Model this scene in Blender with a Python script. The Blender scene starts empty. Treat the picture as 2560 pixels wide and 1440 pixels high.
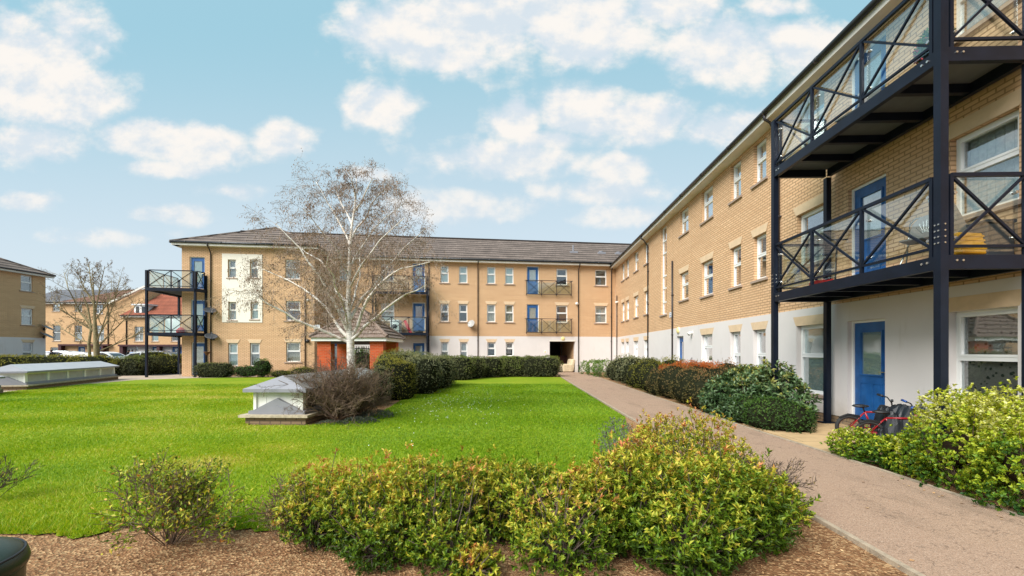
import bpy, math, random
import numpy as np
from mathutils import Vector, Matrix
from mathutils.geometry import tessellate_polygon
random.seed(7); RNG = np.random.default_rng(11)
C = bpy.context.scene
R = math.radians
# ---------------------------------------------------------------- camera
FPX, CX, HY, H = 1060.0, 1280.0, 878.0, 1.55     # focal length in px of a 2560 wide picture, horizon row, eye height
cam = bpy.data.cameras.new('camera'); camo = bpy.data.objects.new('camera', cam); C.collection.objects.link(camo)
camo.location = (0, 0, H); camo.rotation_euler = (R(90), 0, 0)
cam.sensor_width = 36; cam.lens = 36 * FPX / 2560; cam.shift_y = (HY - 720) / 2560
cam.clip_start = 0.05; cam.clip_end = 2000
C.camera = camo
C.view_settings.view_transform = 'Standard'; C.view_settings.look = 'None'
C.view_settings.exposure = 1.5; C.view_settings.gamma = 1.0
# ---------------------------------------------------------------- sun
SUN_EL, SUN_AZ = 44, 222          # compass style: 180 = behind the camera
sun = bpy.data.lights.new('sun', 'SUN'); suno = bpy.data.objects.new('sun', sun); C.collection.objects.link(suno)
sun.energy = 2.35; sun.angle = R(45); sun.color = (1, .965, .915)
sd = Vector((math.sin(R(SUN_AZ)) * math.cos(R(SUN_EL)), math.cos(R(SUN_AZ)) * math.cos(R(SUN_EL)), math.sin(R(SUN_EL))))
suno.rotation_euler = sd.to_track_quat('Z', 'Y').to_euler(); suno.location = (-10, -20, 40)
# ---------------------------------------------------------------- world
W = bpy.data.worlds.new('World'); C.world = W; W.use_nodes = True
nt = W.node_tree; nt.nodes.clear()
def N(t, ty, **k):
    n = t.nodes.new(ty)
    for a, b in k.items():
        if a == 'op': n.operation = b
        else: setattr(n, a, b)
    return n
def math_(t, op, a, b=None, c=None, clamp=False):
    n = t.nodes.new('ShaderNodeMath'); n.operation = op; n.use_clamp = clamp
    for i, v in enumerate((a, b, c)):
        if v is None: continue
        if isinstance(v, (int, float)): n.inputs[i].default_value = v
        else: t.links.new(v, n.inputs[i])
    return n.outputs[0]
def mixc(t, fac, a, b, mode='MIX'):
    n = t.nodes.new('ShaderNodeMix'); n.data_type = 'RGBA'; n.blend_type = mode
    for i, v in ((0, fac), (6, a), (7, b)):
        if isinstance(v, (int, float)): n.inputs[i].default_value = v
        elif isinstance(v, tuple): n.inputs[i].default_value = (*v[:3], 1)
        else: t.links.new(v, n.inputs[i])
    return n.outputs[2]
def smooth(t, v, lo, hi):
    n = t.nodes.new('ShaderNodeMapRange'); n.interpolation_type = 'SMOOTHSTEP'
    t.links.new(v, n.inputs[0]); n.inputs[1].default_value = lo; n.inputs[2].default_value = hi
    return n.outputs[0]
tc = N(nt, 'ShaderNodeTexCoord'); sp = N(nt, 'ShaderNodeSeparateXYZ'); nt.links.new(tc.outputs['Generated'], sp.inputs[0])
sky = N(nt, 'ShaderNodeTexSky'); sky.sky_type = 'NISHITA'; sky.sun_disc = False
sky.sun_elevation = R(SUN_EL); sky.sun_rotation = R(SUN_AZ); sky.dust_density = 1.5; sky.ozone_density = 1.2
absy = math_(nt, 'MAXIMUM', math_(nt, 'ABSOLUTE', sp.outputs[1]), 0.12)
uu = math_(nt, 'DIVIDE', sp.outputs[0], absy); vv = math_(nt, 'DIVIDE', sp.outputs[2], absy)
uv = N(nt, 'ShaderNodeCombineXYZ'); nt.links.new(uu, uv.inputs[0]); nt.links.new(vv, uv.inputs[1])
nz1 = N(nt, 'ShaderNodeTexNoise'); nz1.inputs['Scale'].default_value = 5.6; nz1.inputs['Detail'].default_value = 7; nz1.inputs['Roughness'].default_value = .58
mpn = N(nt, 'ShaderNodeVectorMath', op='MULTIPLY'); mpn.inputs[1].default_value = (1, 1.35, 1); nt.links.new(uv.outputs[0], mpn.inputs[0])
nt.links.new(mpn.outputs[0], nz1.inputs['Vector'])
nz2 = N(nt, 'ShaderNodeTexNoise'); nz2.inputs['Scale'].default_value = 22; nz2.inputs['Detail'].default_value = 3
nt.links.new(mpn.outputs[0], nz2.inputs['Vector'])
# clouds: centre and half size as directions (tangents to the horizontal and to the vertical), density
CL = [(70, 150, 230, 150, 1), (190, 235, 150, 90, 1), (40, 60, 90, 60, .8), (90, 365, 190, 70, .75), (70, 505, 110, 32, .8),
      (360, 345, 150, 55, .95), (500, 365, 170, 60, .95), (700, 350, 110, 62, .9), (420, 420, 260, 36, .6),
      (955, 262, 115, 68, 1), (1010, 80, 190, 100, 1), (1200, 60, 230, 130, 1), (1450, 50, 260, 125, 1), (1130, 150, 240, 42, .8), (1640, 20, 220, 80, .8),
      (1830, 120, 200, 95, .95), (1990, 110, 160, 80, .9), (1950, 20, 200, 60, .5), (1290, 300, 95, 60, .95), (1450, 280, 140, 80, 1), (1610, 300, 150, 66, .95), (1380, 350, 160, 40, .8),
      (1280, 400, 270, 62, .85), (1540, 420, 110, 42, .85), (1800, 330, 170, 62, .85), (430, 535, 190, 36, .7), (1560, 540, 260, 50, .6), (1150, 520, 330, 70, .65), (1500, 480, 300, 60, .6), (900, 440, 160, 40, .5), (250, 590, 300, 40, .5), (600, 480, 160, 40, .5),
      (2300, 160, 200, 120, .8), (2500, 420, 200, 80, .8), (-300, 250, 260, 120, .9), (-700, 420, 260, 100, .9), (2900, 200, 300, 160, .9)]
def density(vec):
    out = None
    for (px, py, a, b, amp) in CL:
        u0, v0, a, b = (px - CX) / FPX, (HY - py) / FPX, a * 1.02 / FPX, b * 1.1 / FPX
        m = N(nt, 'ShaderNodeVectorMath', op='MULTIPLY_ADD'); nt.links.new(vec, m.inputs[0])
        m.inputs[1].default_value = (1 / a, 1 / b, 0); m.inputs[2].default_value = (-u0 / a, -v0 / b, 0)
        l = N(nt, 'ShaderNodeVectorMath', op='LENGTH'); nt.links.new(m.outputs[0], l.inputs[0])
        d = math_(nt, 'SUBTRACT', amp, l.outputs['Value'])
        out = d if out is None else math_(nt, 'MAXIMUM', out, d)
    return out
dn = density(uv.outputs[0])
nsum = math_(nt, 'ADD', math_(nt, 'MULTIPLY', math_(nt, 'SUBTRACT', nz1.outputs[0], .5), 1.85), math_(nt, 'MULTIPLY', math_(nt, 'SUBTRACT', nz2.outputs[0], .5), .40))
dd = math_(nt, 'ADD', dn, nsum)
mask = smooth(nt, dd, -.12, .46)
# the bright rims against the greyer bases
up = N(nt, 'ShaderNodeVectorMath', op='ADD'); up.inputs[1].default_value = (-.012, .05, 0); nt.links.new(mpn.outputs[0], up.inputs[0])
nz3 = N(nt, 'ShaderNodeTexNoise'); nz3.inputs['Scale'].default_value = 5.6; nz3.inputs['Detail'].default_value = 7; nz3.inputs['Roughness'].default_value = .58
nt.links.new(up.outputs[0], nz3.inputs['Vector'])
rel = math_(nt, 'SUBTRACT', nz1.outputs[0], nz3.outputs[0])
lit = smooth(nt, rel, -.11, .11)
ccol = mixc(nt, lit, (3.9, 4.35, 4.75), (5.45, 5.2, 4.92))
hz = smooth(nt, vv, .12, .80)
grad = mixc(nt, hz, (3.9, 4.5, 4.9), (2.1, 3.65, 4.3))
skyc = mixc(nt, .88, sky.outputs[0], grad)
cm = math_(nt, 'MULTIPLY', mask, math_(nt, 'ADD', math_(nt, 'MULTIPLY', smooth(nt, vv, .15, .55), .32), .66))
vein = mixc(nt, cm, skyc, ccol)
bg = N(nt, 'ShaderNodeBackground'); bg.inputs[1].default_value = .064
nt.links.new(vein, bg.inputs[0])
ow = N(nt, 'ShaderNodeOutputWorld'); nt.links.new(bg.outputs[0], ow.inputs[0])
W.cycles.sampling_method = 'MANUAL'; W.cycles.sample_map_resolution = 512
try:
    C.cycles.max_bounces = 7; C.cycles.transparent_max_bounces = 12; C.cycles.diffuse_bounces = 3
    C.cycles.use_denoising = True
except Exception: pass
# ---------------------------------------------------------------- helpers
def P(px, Y, z=0.0): return Vector(((px - CX) / FPX * Y, Y, z))
def PZ(px, py, Y): return Vector(((px - CX) / FPX * Y, Y, H + (HY - py) / FPX * Y))
def G(px, py):
    Y = H * FPX / (py - HY); return ((px - CX) / FPX * Y, Y)
def tag(o, label=None, cat=None, group=None, kind=None):
    if label: o['label'] = label
    if cat: o['category'] = cat
    if group: o['group'] = group
    if kind: o['kind'] = kind
    return o
def empty(name, loc=(0, 0, 0), rz=0.0, label=None, cat=None, group=None):
    o = bpy.data.objects.new(name, None); C.collection.objects.link(o)
    o.location = loc; o.rotation_euler = (0, 0, rz); o.empty_display_size = .2
    return tag(o, label, cat, group)
UVM = {'buff_brick', 'far_brick', 'red_brick', 'plinth_brick', 'roof_tile', 'grey_tile', 'brown_tile', 'red_tile'}
class MB:
    def __init__(s): s.v = []; s.f = []; s.m = []; s.mi = 0
    def add(s, vs, fs):
        b = len(s.v); s.v.extend([tuple(p) for p in vs])
        for f in fs: s.f.append([b + i for i in f]); s.m.append(s.mi)
    def box(s, x0, x1, y0, y1, z0, z1):
        s.add([(x0, y0, z0), (x1, y0, z0), (x1, y1, z0), (x0, y1, z0), (x0, y0, z1), (x1, y0, z1), (x1, y1, z1), (x0, y1, z1)],
              [(0, 3, 2, 1), (4, 5, 6, 7), (0, 1, 5, 4), (1, 2, 6, 5), (2, 3, 7, 6), (3, 0, 4, 7)]); return s
    def quad(s, *p): s.add(p, [tuple(range(len(p)))]); return s
    def prism(s, poly, y0, y1):           # poly in xz, extruded along y
        n = len(poly)
        s.add([(x, y0, z) for x, z in poly] + [(x, y1, z) for x, z in poly],
              [tuple(range(n)), tuple(range(2 * n - 1, n - 1, -1))] + [(i, i + n, (i + 1) % n + n, (i + 1) % n) for i in range(n)]); return s
    def prismz(s, poly, z0, z1):
        n = len(poly); tri = tessellate_polygon([[Vector((x, y, 0)) for x, y in poly]])
        s.add([(x, y, z1) for x, y in poly], tri)
        s.add([(x, y, z0) for x, y in poly] + [(x, y, z1) for x, y in poly], [(i, (i + 1) % n, (i + 1) % n + n, i + n) for i in range(n)]); return s
    def tube(s, pts, rad, n=6, cap=True):
        pts = [Vector(p) for p in pts]; rings = []; prev = None
        if not hasattr(rad, '__len__'): rad = [rad] * len(pts)
        vs = []; fs = []
        for i, p in enumerate(pts):
            d = (pts[min(i + 1, len(pts) - 1)] - pts[max(i - 1, 0)])
            if d.length < 1e-9: d = Vector((0, 0, 1))
            d.normalize()
            a = prev if prev is not None else (Vector((0, 0, 1)) if abs(d.z) < .9 else Vector((1, 0, 0)))
            u = a - d * a.dot(d)
            if u.length < 1e-6: u = d.orthogonal()
            u.normalize(); w = d.cross(u); prev = u
            for k in range(n):
                t = 2 * math.pi * (k + .5) / n
                vs.append(p + (u * math.cos(t) + w * math.sin(t)) * rad[i])
        for i in range(len(pts) - 1):
            for k in range(n):
                fs.append((i * n + k, i * n + (k + 1) % n, (i + 1) * n + (k + 1) % n, (i + 1) * n + k))
        if cap: fs.append(tuple(range(n - 1, -1, -1))); fs.append(tuple((len(pts) - 1) * n + k for k in range(n)))
        s.add(vs, fs); return s
    def bar(s, p0, p1, w):                # square bar
        return s.tube([p0, p1], w * .7071, 4)
    def lathe(s, prof, c=(0, 0, 0), n=20):
        vs = [(c[0] + r * math.cos(2 * math.pi * k / n), c[1] + r * math.sin(2 * math.pi * k / n), c[2] + z) for r, z in prof for k in range(n)]
        fs = [(i * n + k, i * n + (k + 1) % n, (i + 1) * n + (k + 1) % n, (i + 1) * n + k) for i in range(len(prof) - 1) for k in range(n)]
        fs.append(tuple(range(n - 1, -1, -1))); fs.append(tuple((len(prof) - 1) * n + k for k in range(n)))
        s.add(vs, fs); return s
    def ball(s, c, rx, ry=None, rz=None, n=12, e=1.0):
        ry = ry or rx; rz = rz or rx; vs = []; m = n // 2 + 1
        pw = lambda t: math.copysign(abs(t) ** e, t)
        for i in range(m + 1):
            ph = math.pi * (i / m - .5)
            for k in range(n):
                th = 2 * math.pi * k / n
                vs.append((c[0] + rx * pw(math.cos(ph)) * pw(math.cos(th)), c[1] + ry * pw(math.cos(ph)) * pw(math.sin(th)), c[2] + rz * pw(math.sin(ph))))
        s.add(vs, [(i * n + k, i * n + (k + 1) % n, (i + 1) * n + (k + 1) % n, (i + 1) * n + k) for i in range(m) for k in range(n)]); return s
    def torus(s, c, ax, R_, r, n=24, m=6):
        ax = Vector(ax).normalized(); u = ax.orthogonal().normalized(); w = ax.cross(u); c = Vector(c); vs = []
        for i in range(n):
            t = 2 * math.pi * i / n; rd = u * math.cos(t) + w * math.sin(t)
            for k in range(m):
                q = 2 * math.pi * k / m; vs.append(c + rd * (R_ + r * math.cos(q)) + ax * r * math.sin(q))
        s.add(vs, [(i * m + k, i * m + (k + 1) % m, ((i + 1) % n) * m + (k + 1) % m, ((i + 1) % n) * m + k) for i in range(n) for k in range(m)]); return s
    def build(s, name, mats, parent=None, sm=False, bev=0):
        me = bpy.data.meshes.new(name); me.from_pydata(s.v, [], s.f)
        if not isinstance(mats, (list, tuple)): mats = [mats]
        need = any(x in UVM for x in mats)
        for m in mats: me.materials.append(M[m] if isinstance(m, str) else m)
        if len(mats) > 1: me.polygons.foreach_set('material_index', s.m)
        uvl = me.uv_layers.new(name='UVMap'); co = np.array(s.v, dtype=float) if s.v else np.zeros((0, 3))
        uvs = np.zeros((len(me.loops), 2)); li = 0
        for f in (s.f if need else []):
            p = co[f]; nrm = np.zeros(3)
            for i in range(len(f)):
                a, b = p[i], p[(i + 1) % len(f)]; nrm += np.cross(a, b)
            l = np.linalg.norm(nrm); nrm = nrm / l if l > 0 else np.array([0, 0, 1.])
            u = np.array([-nrm[1], nrm[0], 0.]); l = np.linalg.norm(u)
            u = np.array([1., 0, 0]) if l < .05 else u / l
            v = np.cross(nrm, u); uvs[li:li + len(f), 0] = p @ u; uvs[li:li + len(f), 1] = p @ v; li += len(f)
        if need: uvl.data.foreach_set('uv', uvs.ravel())
        if sm: me.polygons.foreach_set('use_smooth', [True] * len(me.polygons))
        me.update(); o = bpy.data.objects.new(name, me); C.collection.objects.link(o)
        if parent: o.parent = parent
        if bev:
            b = o.modifiers.new('bevel', 'BEVEL'); b.width = bev; b.segments = 2; b.limit_method = 'ANGLE'
        return o
# ---------------------------------------------------------------- materials
M = {}
def newmat(name, rough=.6, metal=0.0, spec=.5):
    m = bpy.data.materials.new(name); m.use_nodes = True; t = m.node_tree
    b = t.nodes['Principled BSDF']; b.inputs['Roughness'].default_value = rough; b.inputs['Metallic'].default_value = metal
    b.inputs['Specular IOR Level'].default_value = spec; M[name] = m; return m, t, b
def noise(t, vec, scale, det=4, rough=.55):
    n = t.nodes.new('ShaderNodeTexNoise'); n.inputs['Scale'].default_value = scale; n.inputs['Detail'].default_value = det; n.inputs['Roughness'].default_value = rough
    if vec is not None: t.links.new(vec, n.inputs['Vector'])
    return n.outputs[0]
def coord(t, w='Object'): return t.nodes.new('ShaderNodeTexCoord').outputs[w]
def scaled(t, v, s):
    m = t.nodes.new('ShaderNodeMapping'); m.inputs['Scale'].default_value = s; t.links.new(v, m.inputs[0]); return m.outputs[0]
def bump(t, b, h, st, dist=.01):
    n = t.nodes.new('ShaderNodeBump'); n.inputs['Strength'].default_value = st; n.inputs['Distance'].default_value = dist
    t.links.new(h, n.inputs['Height']); t.links.new(n.outputs[0], b.inputs['Normal'])
def plain(name, c, rough=.6, metal=0.0, var=.12, scale=3.0, bmp=.0, spec=.5, c2=None):
    m, t, b = newmat(name, rough, metal, spec); v = coord(t)
    n = noise(t, v, scale, 6); f = smooth(t, n, .3, .7)
    lo = c2 if c2 else tuple(x * (1 - var) for x in c)
    t.links.new(mixc(t, f, lo, c), b.inputs['Base Color'])
    if bmp: bump(t, b, noise(t, v, scale * 12, 3), bmp)
    return m
def brick(name, c1, c2, mortar, w=.225, h=.075, ms=.012, dirt=.25, off=.5, rough=.85):
    m, t, b = newmat(name, rough, 0, .2); v = coord(t, 'UV')
    n = t.nodes.new('ShaderNodeTexBrick'); t.links.new(v, n.inputs['Vector'])
    n.inputs['Scale'].default_value = 1; n.inputs['Brick Width'].default_value = w; n.inputs['Row Height'].default_value = h
    n.inputs['Mortar Size'].default_value = ms; n.inputs['Mortar Smooth'].default_value = .15; n.inputs['Bias'].default_value = 0; n.offset = off
    n.inputs['Color1'].default_value = (*c1, 1); n.inputs['Color2'].default_value = (*c2, 1); n.inputs['Mortar'].default_value = (*mortar, 1)
    big = smooth(t, noise(t, v, .55, 5), .35, .75); fine = noise(t, v, 60, 3)
    col = mixc(t, math_(t, 'MULTIPLY', big, dirt), n.outputs['Color'], tuple(x * .72 for x in c2))
    col = mixc(t, math_(t, 'MULTIPLY', fine, .35), col, tuple(x * .7 for x in c1))
    row = smooth(t, noise(t, scaled(t, v, (.35, 9.0, 1)), 1.4, 3), .42, .62); col = mixc(t, math_(t, 'MULTIPLY', row, .28), col, tuple(x * .62 for x in c2))
    band = smooth(t, noise(t, scaled(t, v, (.18, 3.4, 1)), 1.0, 5, .7), .40, .66); col = mixc(t, math_(t, 'MULTIPLY', band, .30), col, tuple(x * .66 for x in c2))
    streak = smooth(t, noise(t, scaled(t, v, (2.2, .12, 1)), 1.5, 4), .55, .8)
    col = mixc(t, math_(t, 'MULTIPLY', streak, .18), col, (.12, .09, .06))
    t.links.new(col, b.inputs['Base Color'])
    hgt = math_(t, 'SUBTRACT', 1, n.outputs['Fac']); bump(t, b, math_(t, 'ADD', hgt, math_(t, 'MULTIPLY', fine, .25)), .5, .006)
    return m
brick('buff_brick', (.80, .53, .315), (.71, .445, .25), (.27, .155, .075))
brick('far_brick', (.78, .51, .28), (.69, .43, .225), (.36, .22, .12))
brick('red_brick', (.62, .10, .025), (.47, .065, .02), (.46, .20, .11))
brick('plinth_brick', (.36, .26, .16), (.25, .17, .10), (.12, .10, .08))
def tiles(name, c1, c2, gap, h=.33, w=.3):
    m, t, b = newmat(name, .9, 0, .15); v = coord(t, 'UV')
    n = t.nodes.new('ShaderNodeTexBrick'); t.links.new(v, n.inputs['Vector']); n.offset = .5
    n.inputs['Scale'].default_value = 1; n.inputs['Brick Width'].default_value = w; n.inputs['Row Height'].default_value = h
    n.inputs['Mortar Size'].default_value = .006; n.inputs['Mortar Smooth'].default_value = .3
    n.inputs['Color1'].default_value = (*c1, 1); n.inputs['Color2'].default_value = (*c2, 1); n.inputs['Mortar'].default_value = (*gap, 1)
    sx = t.nodes.new('ShaderNodeSeparateXYZ'); t.links.new(v, sx.inputs[0])
    fr = math_(t, 'FRACT', math_(t, 'DIVIDE', sx.outputs[1], h))
    edge = math_(t, 'GREATER_THAN', fr, .70)          # the thick lower edge of each course and its gap
    lic = smooth(t, noise(t, v, 9, 6, .65), .52, .66)
    col = mixc(t, math_(t, 'MULTIPLY', lic, .5), n.outputs['Color'], tuple(min(1, x * 1.9 + .04) for x in c1))
    col = mixc(t, smooth(t, noise(t, v, .8, 4), .4, .75), col, tuple(x * .7 for x in c2))
    col = mixc(t, smooth(t, fr, .35, .0), col, tuple(min(1, x * 1.5) for x in c1))
    col = mixc(t, math_(t, 'MULTIPLY', edge, .9), col, gap)
    t.links.new(col, b.inputs['Base Color'])
    bump(t, b, math_(t, 'SUBTRACT', 1, fr), .8, .03); return m
tiles('roof_tile', (.17, .132, .112), (.12, .094, .08), (.026, .02, .018), h=.64)
tiles('grey_tile', (.16, .16, .175), (.11, .11, .12), (.05, .05, .055))
tiles('brown_tile', (.20, .105, .07), (.15, .08, .055), (.05, .03, .025))
tiles('red_tile', (.30, .095, .055), (.22, .07, .045), (.07, .03, .02))
def render_mat(name, c, stain=(.33, .27, .19)):
    m, t, b = newmat(name, .85, 0, .2); v = coord(t)
    a = smooth(t, noise(t, v, 1.1, 6, .6), .35, .8)
    col = mixc(t, math_(t, 'MULTIPLY', a, .22), c, tuple(x * .75 for x in c))
    st = smooth(t, noise(t, scaled(t, v, (3, 3, .5)), 1.7, 7, .65), .56, .8)
    col = mixc(t, math_(t, 'MULTIPLY', st, .3), col, stain)
    sz = t.nodes.new('ShaderNodeSeparateXYZ'); t.links.new(v, sz.inputs[0])   # splashed dirt along the foot of the wall
    spl = math_(t, 'MULTIPLY', smooth(t, math_(t, 'ADD', sz.outputs[2], math_(t, 'MULTIPLY', noise(t, v, 2.5, 5), .9)), 1.05, .45), .45); col = mixc(t, spl, col, (.30, .26, .19))
    t.links.new(col, b.inputs['Base Color']); bump(t, b, noise(t, v, 120, 2), .25, .004); return m
render_mat('white_render', (.66, .615, .59)); render_mat('cream_panel', (.80, .74, .64))
plain('stone', (.68, .50, .32), .85, bmp=.2, scale=5); plain('sill_stone', (.36, .27, .21), .85, bmp=.3, scale=6)
plain('upvc', (.80, .80, .78), .35, var=.05, scale=2)
plain('fascia', (.72, .68, .60), .5, var=.1); plain('gutter_black', (.018, .018, .02), .35, var=.2)
plain('navy_steel', (.007, .011, .022), .40, var=.3, scale=4, bmp=.05, spec=.22); plain('deck_board', (.10, .10, .10), .8, scale=8)
plain('deck_under', (.11, .12, .125), .7, scale=5)
plain('door_blue', (.016, .115, .35), .45, var=.35, scale=4); plain('steel', (.6, .6, .58), .25, .9); plain('brass', (.6, .45, .2), .3, .9)
plain('zinc_roof', (.235, .235, .26), .5, var=.10, scale=1.5); plain('zinc_weathered', (.30, .28, .255), .7, var=.45, scale=2.2, bmp=.1)
plain('pale_roof', (.47, .47, .49), .5, var=.08); plain('louvre_white', (.80, .79, .72), .6, var=.1, scale=6)
plain('kerb_stone', (.40, .32, .23), .9, var=.35, scale=14, bmp=.4); plain('coping', (.50, .42, .30), .9, var=.35, scale=9, bmp=.4)
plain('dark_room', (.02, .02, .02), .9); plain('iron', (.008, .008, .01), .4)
plain('net_curtain', (.62, .62, .60), .9, scale=20, var=.3); plain('grey_blind', (.30, .29, .27), .8); plain('cream_curtain', (.62, .56, .44), .9, scale=15, var=.35)
plain('pink_curtain', (.42, .22, .18), .9, scale=14, var=.4); plain('frosted', (.47, .56, .53), .5, var=.15, scale=2); plain('brown_item', (.16, .06, .05), .8, var=.5, scale=9)
plain('lamp_yellow', (.80, .68, .30), .4, var=.05); plain('alarm_white', (.75, .73, .68), .5); plain('dish_grey', (.17, .18, .19), .55, .2)
plain('dish_dark', (.075, .08, .09), .55); plain('dish_light', (.36, .35, .33), .5, .2); plain('sign_white', (.78, .80, .82), .4, var=.03); plain('sign_ink', (.05, .09, .2), .5); plain('sign_amber', (.85, .50, .05), .4)
plain('bin_green', (.012, .028, .014), .38, var=.3, scale=9, bmp=.12); plain('tarp', (.006, .009, .014), .5, var=.5, scale=8, bmp=.1)
plain('tyre', (.02, .02, .02), .8, bmp=.4, scale=6); plain('bike_red', (.30, .006, .012), .3); plain('bike_blue', (.01, .07, .3), .35); plain('black_plastic', (.012, .012, .014), .45)
plain('yellow_plastic', (.80, .36, .01), .4, var=.15); plain('grey_plastic', (.17, .16, .15), .5); plain('chest_dark', (.045, .05, .065), .6); plain('red_plastic', (.62, .03, .03), .4)
plain('white_goods', (.72, .78, .80), .35, var=.04); plain('sofa_cream', (.66, .54, .36), .9, var=.25, scale=6, bmp=.1); plain('cane_brown', (.20, .085, .035), .8)
plain('car_white', (.75, .76, .78), .25, var=.02); plain('car_silver', (.38, .41, .42), .3, .4); plain('car_grey', (.14, .155, .165), .3, .4); plain('car_navy', (.02, .035, .09), .25); plain('car_glass', (.03, .035, .045), .1, spec=.8)
plain('skin', (.16, .08, .05), .6); plain('shirt_blue', (.42, .55, .80), .8); plain('shirt_black', (.015, .015, .018), .8); plain('trouser_navy', (.02, .03, .07), .8); plain('hair_black', (.01, .01, .01), .7)
plain('pipe_brown', (.022, .017, .018), .4); plain('maroon_wood', (.055, .012, .014), .5); plain('twig_brown', (.105, .075, .055), .9, var=.4, scale=8)
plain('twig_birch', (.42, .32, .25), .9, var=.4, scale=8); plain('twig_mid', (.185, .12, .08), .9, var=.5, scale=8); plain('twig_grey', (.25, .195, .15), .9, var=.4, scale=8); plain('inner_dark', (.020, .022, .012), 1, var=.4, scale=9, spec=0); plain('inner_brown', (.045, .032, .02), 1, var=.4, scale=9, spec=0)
plain('flower_pink', (.75, .06, .10), .7, var=.6, scale=30); plain('lead_white', (.68, .68, .68), .5)
def glass(name, tint, gl=1.0, rough=.02):
    m = bpy.data.materials.new(name); m.use_nodes = True; t = m.node_tree; t.nodes.clear(); M[name] = m
    tr = t.nodes.new('ShaderNodeBsdfTransparent'); tr.inputs[0].default_value = (*tint, 1)
    g = t.nodes.new('ShaderNodeBsdfGlossy'); g.inputs['Roughness'].default_value = rough; g.inputs[0].default_value = (.95, .97, 1, 1)
    lw = t.nodes.new('ShaderNodeLayerWeight'); lw.inputs[0].default_value = .5
    frf = math_(t, 'ADD', math_(t, 'MULTIPLY', math_(t, 'POWER', lw.outputs['Facing'], 3.0), .8), .045)
    v = coord(t); bp = t.nodes.new('ShaderNodeBump'); bp.inputs['Strength'].default_value = .06; bp.inputs['Distance'].default_value = .02
    t.links.new(noise(t, v, 1.6, 2), bp.inputs['Height']); t.links.new(bp.outputs[0], g.inputs['Normal'])
    mx = t.nodes.new('ShaderNodeMixShader'); t.links.new(math_(t, 'MULTIPLY', frf, gl, clamp=True), mx.inputs[0])
    t.links.new(tr.outputs[0], mx.inputs[1]); t.links.new(g.outputs[0], mx.inputs[2])
    o = t.nodes.new('ShaderNodeOutputMaterial'); t.links.new(mx.outputs[0], o.inputs[0])
glass('window_glass', (.90, .93, .93), 2.6); glass('balcony_glass', (.92, .965, .94), 1.7)
def ground_mat(name, cols, sc, bmp, rough=.95, speck=None, pat=None):
    m, t, b = newmat(name, rough, 0, .15); v = coord(t)
    a = smooth(t, noise(t, v, sc, 8, .7), .3, .7); col = mixc(t, a, cols[0], cols[1])
    big = smooth(t, noise(t, v, .45, 4), .35, .7); col = mixc(t, math_(t, 'MULTIPLY', big, .5), col, cols[2])
    if speck:
        vo = t.nodes.new('ShaderNodeTexVoronoi'); vo.inputs['Scale'].default_value = speck[0]; t.links.new(v, vo.inputs['Vector'])
        r = t.nodes.new('ShaderNodeSeparateColor'); t.links.new(vo.outputs['Color'], r.inputs[0])
        col = mixc(t, math_(t, 'MULTIPLY', smooth(t, r.outputs[0], speck[2], speck[2] + .1), speck[3]), col, speck[1])
        col = mixc(t, math_(t, 'MULTIPLY', smooth(t, r.outputs[1], .75, .85), .45), col, tuple(x * .35 for x in cols[1]))
        bump(t, b, vo.outputs['Distance'], bmp, .02)
    else: bump(t, b, noise(t, v, sc * 3, 5), bmp, .02)
    if 'path' in name:
        st = smooth(t, noise(t, scaled(t, v, (1, .35, 1)), 1.6, 6, .65), .52, .70); col = mixc(t, math_(t, 'MULTIPLY', st, .35), col, (.14, .10, .07))
        cr = smooth(t, math_(t, 'ABSOLUTE', math_(t, 'SUBTRACT', noise(t, v, 1.1, 5, .6), .5)), .006, .0); col = mixc(t, math_(t, 'MULTIPLY', cr, .45), col, (.07, .05, .04))
    t.links.new(col, b.inputs['Base Color']); return m
ground_mat('mulch', ((.15, .07, .032), (.27, .14, .065), (.36, .205, .105)), 7, .7, speck=(55, (.60, .40, .21), .62, .5))
ground_mat('asphalt', ((.10, .10, .10), (.14, .135, .13), (.12, .12, .12)), 9, .3)
ground_mat('lawn_soil', ((.10, .18, .005), (.20, .28, .008), (.27, .29, .02)), 9, .9)
ground_mat('path_asphalt', ((.30, .20, .14), (.37, .255, .185), (.34, .235, .16)), 60, .3, speck=(130, (.56, .43, .33), .82, .35))
def lace_mat():
    m, t, b = newmat('lace', .9, 0, .2); v = coord(t); vo = t.nodes.new('ShaderNodeTexVoronoi'); vo.inputs['Scale'].default_value = 14; t.links.new(v, vo.inputs['Vector'])
    f = smooth(t, math_(t, 'ADD', vo.outputs['Distance'], math_(t, 'MULTIPLY', noise(t, v, 9, 3), .5)), .45, .62)
    t.links.new(mixc(t, f, (.035, .045, .035), (.24, .22, .19)), b.inputs['Base Color'])
lace_mat()
def slab_mat():
    m, t, b = newmat('sandstone', .9, 0, .2); v = coord(t)
    n = t.nodes.new('ShaderNodeTexBrick'); t.links.new(v, n.inputs['Vector']); n.offset = .5
    n.inputs['Scale'].default_value = 1; n.inputs['Brick Width'].default_value = .9; n.inputs['Row Height'].default_value = .6
    n.inputs['Mortar Size'].default_value = .006
    n.inputs['Color1'].default_value = (.50, .345, .18, 1); n.inputs['Color2'].default_value = (.43, .30, .165, 1); n.inputs['Mortar'].default_value = (.13, .09, .05, 1)
    a = smooth(t, noise(t, v, 3, 7, .65), .4, .75); t.links.new(mixc(t, math_(t, 'MULTIPLY', a, .5), n.outputs[0], (.27, .18, .10)), b.inputs['Base Color'])
    bump(t, b, noise(t, v, 30, 4), .3, .01)
slab_mat()
plain('pale_paving', (.46, .355, .27), .9, var=.25, scale=2, bmp=.2)
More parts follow.
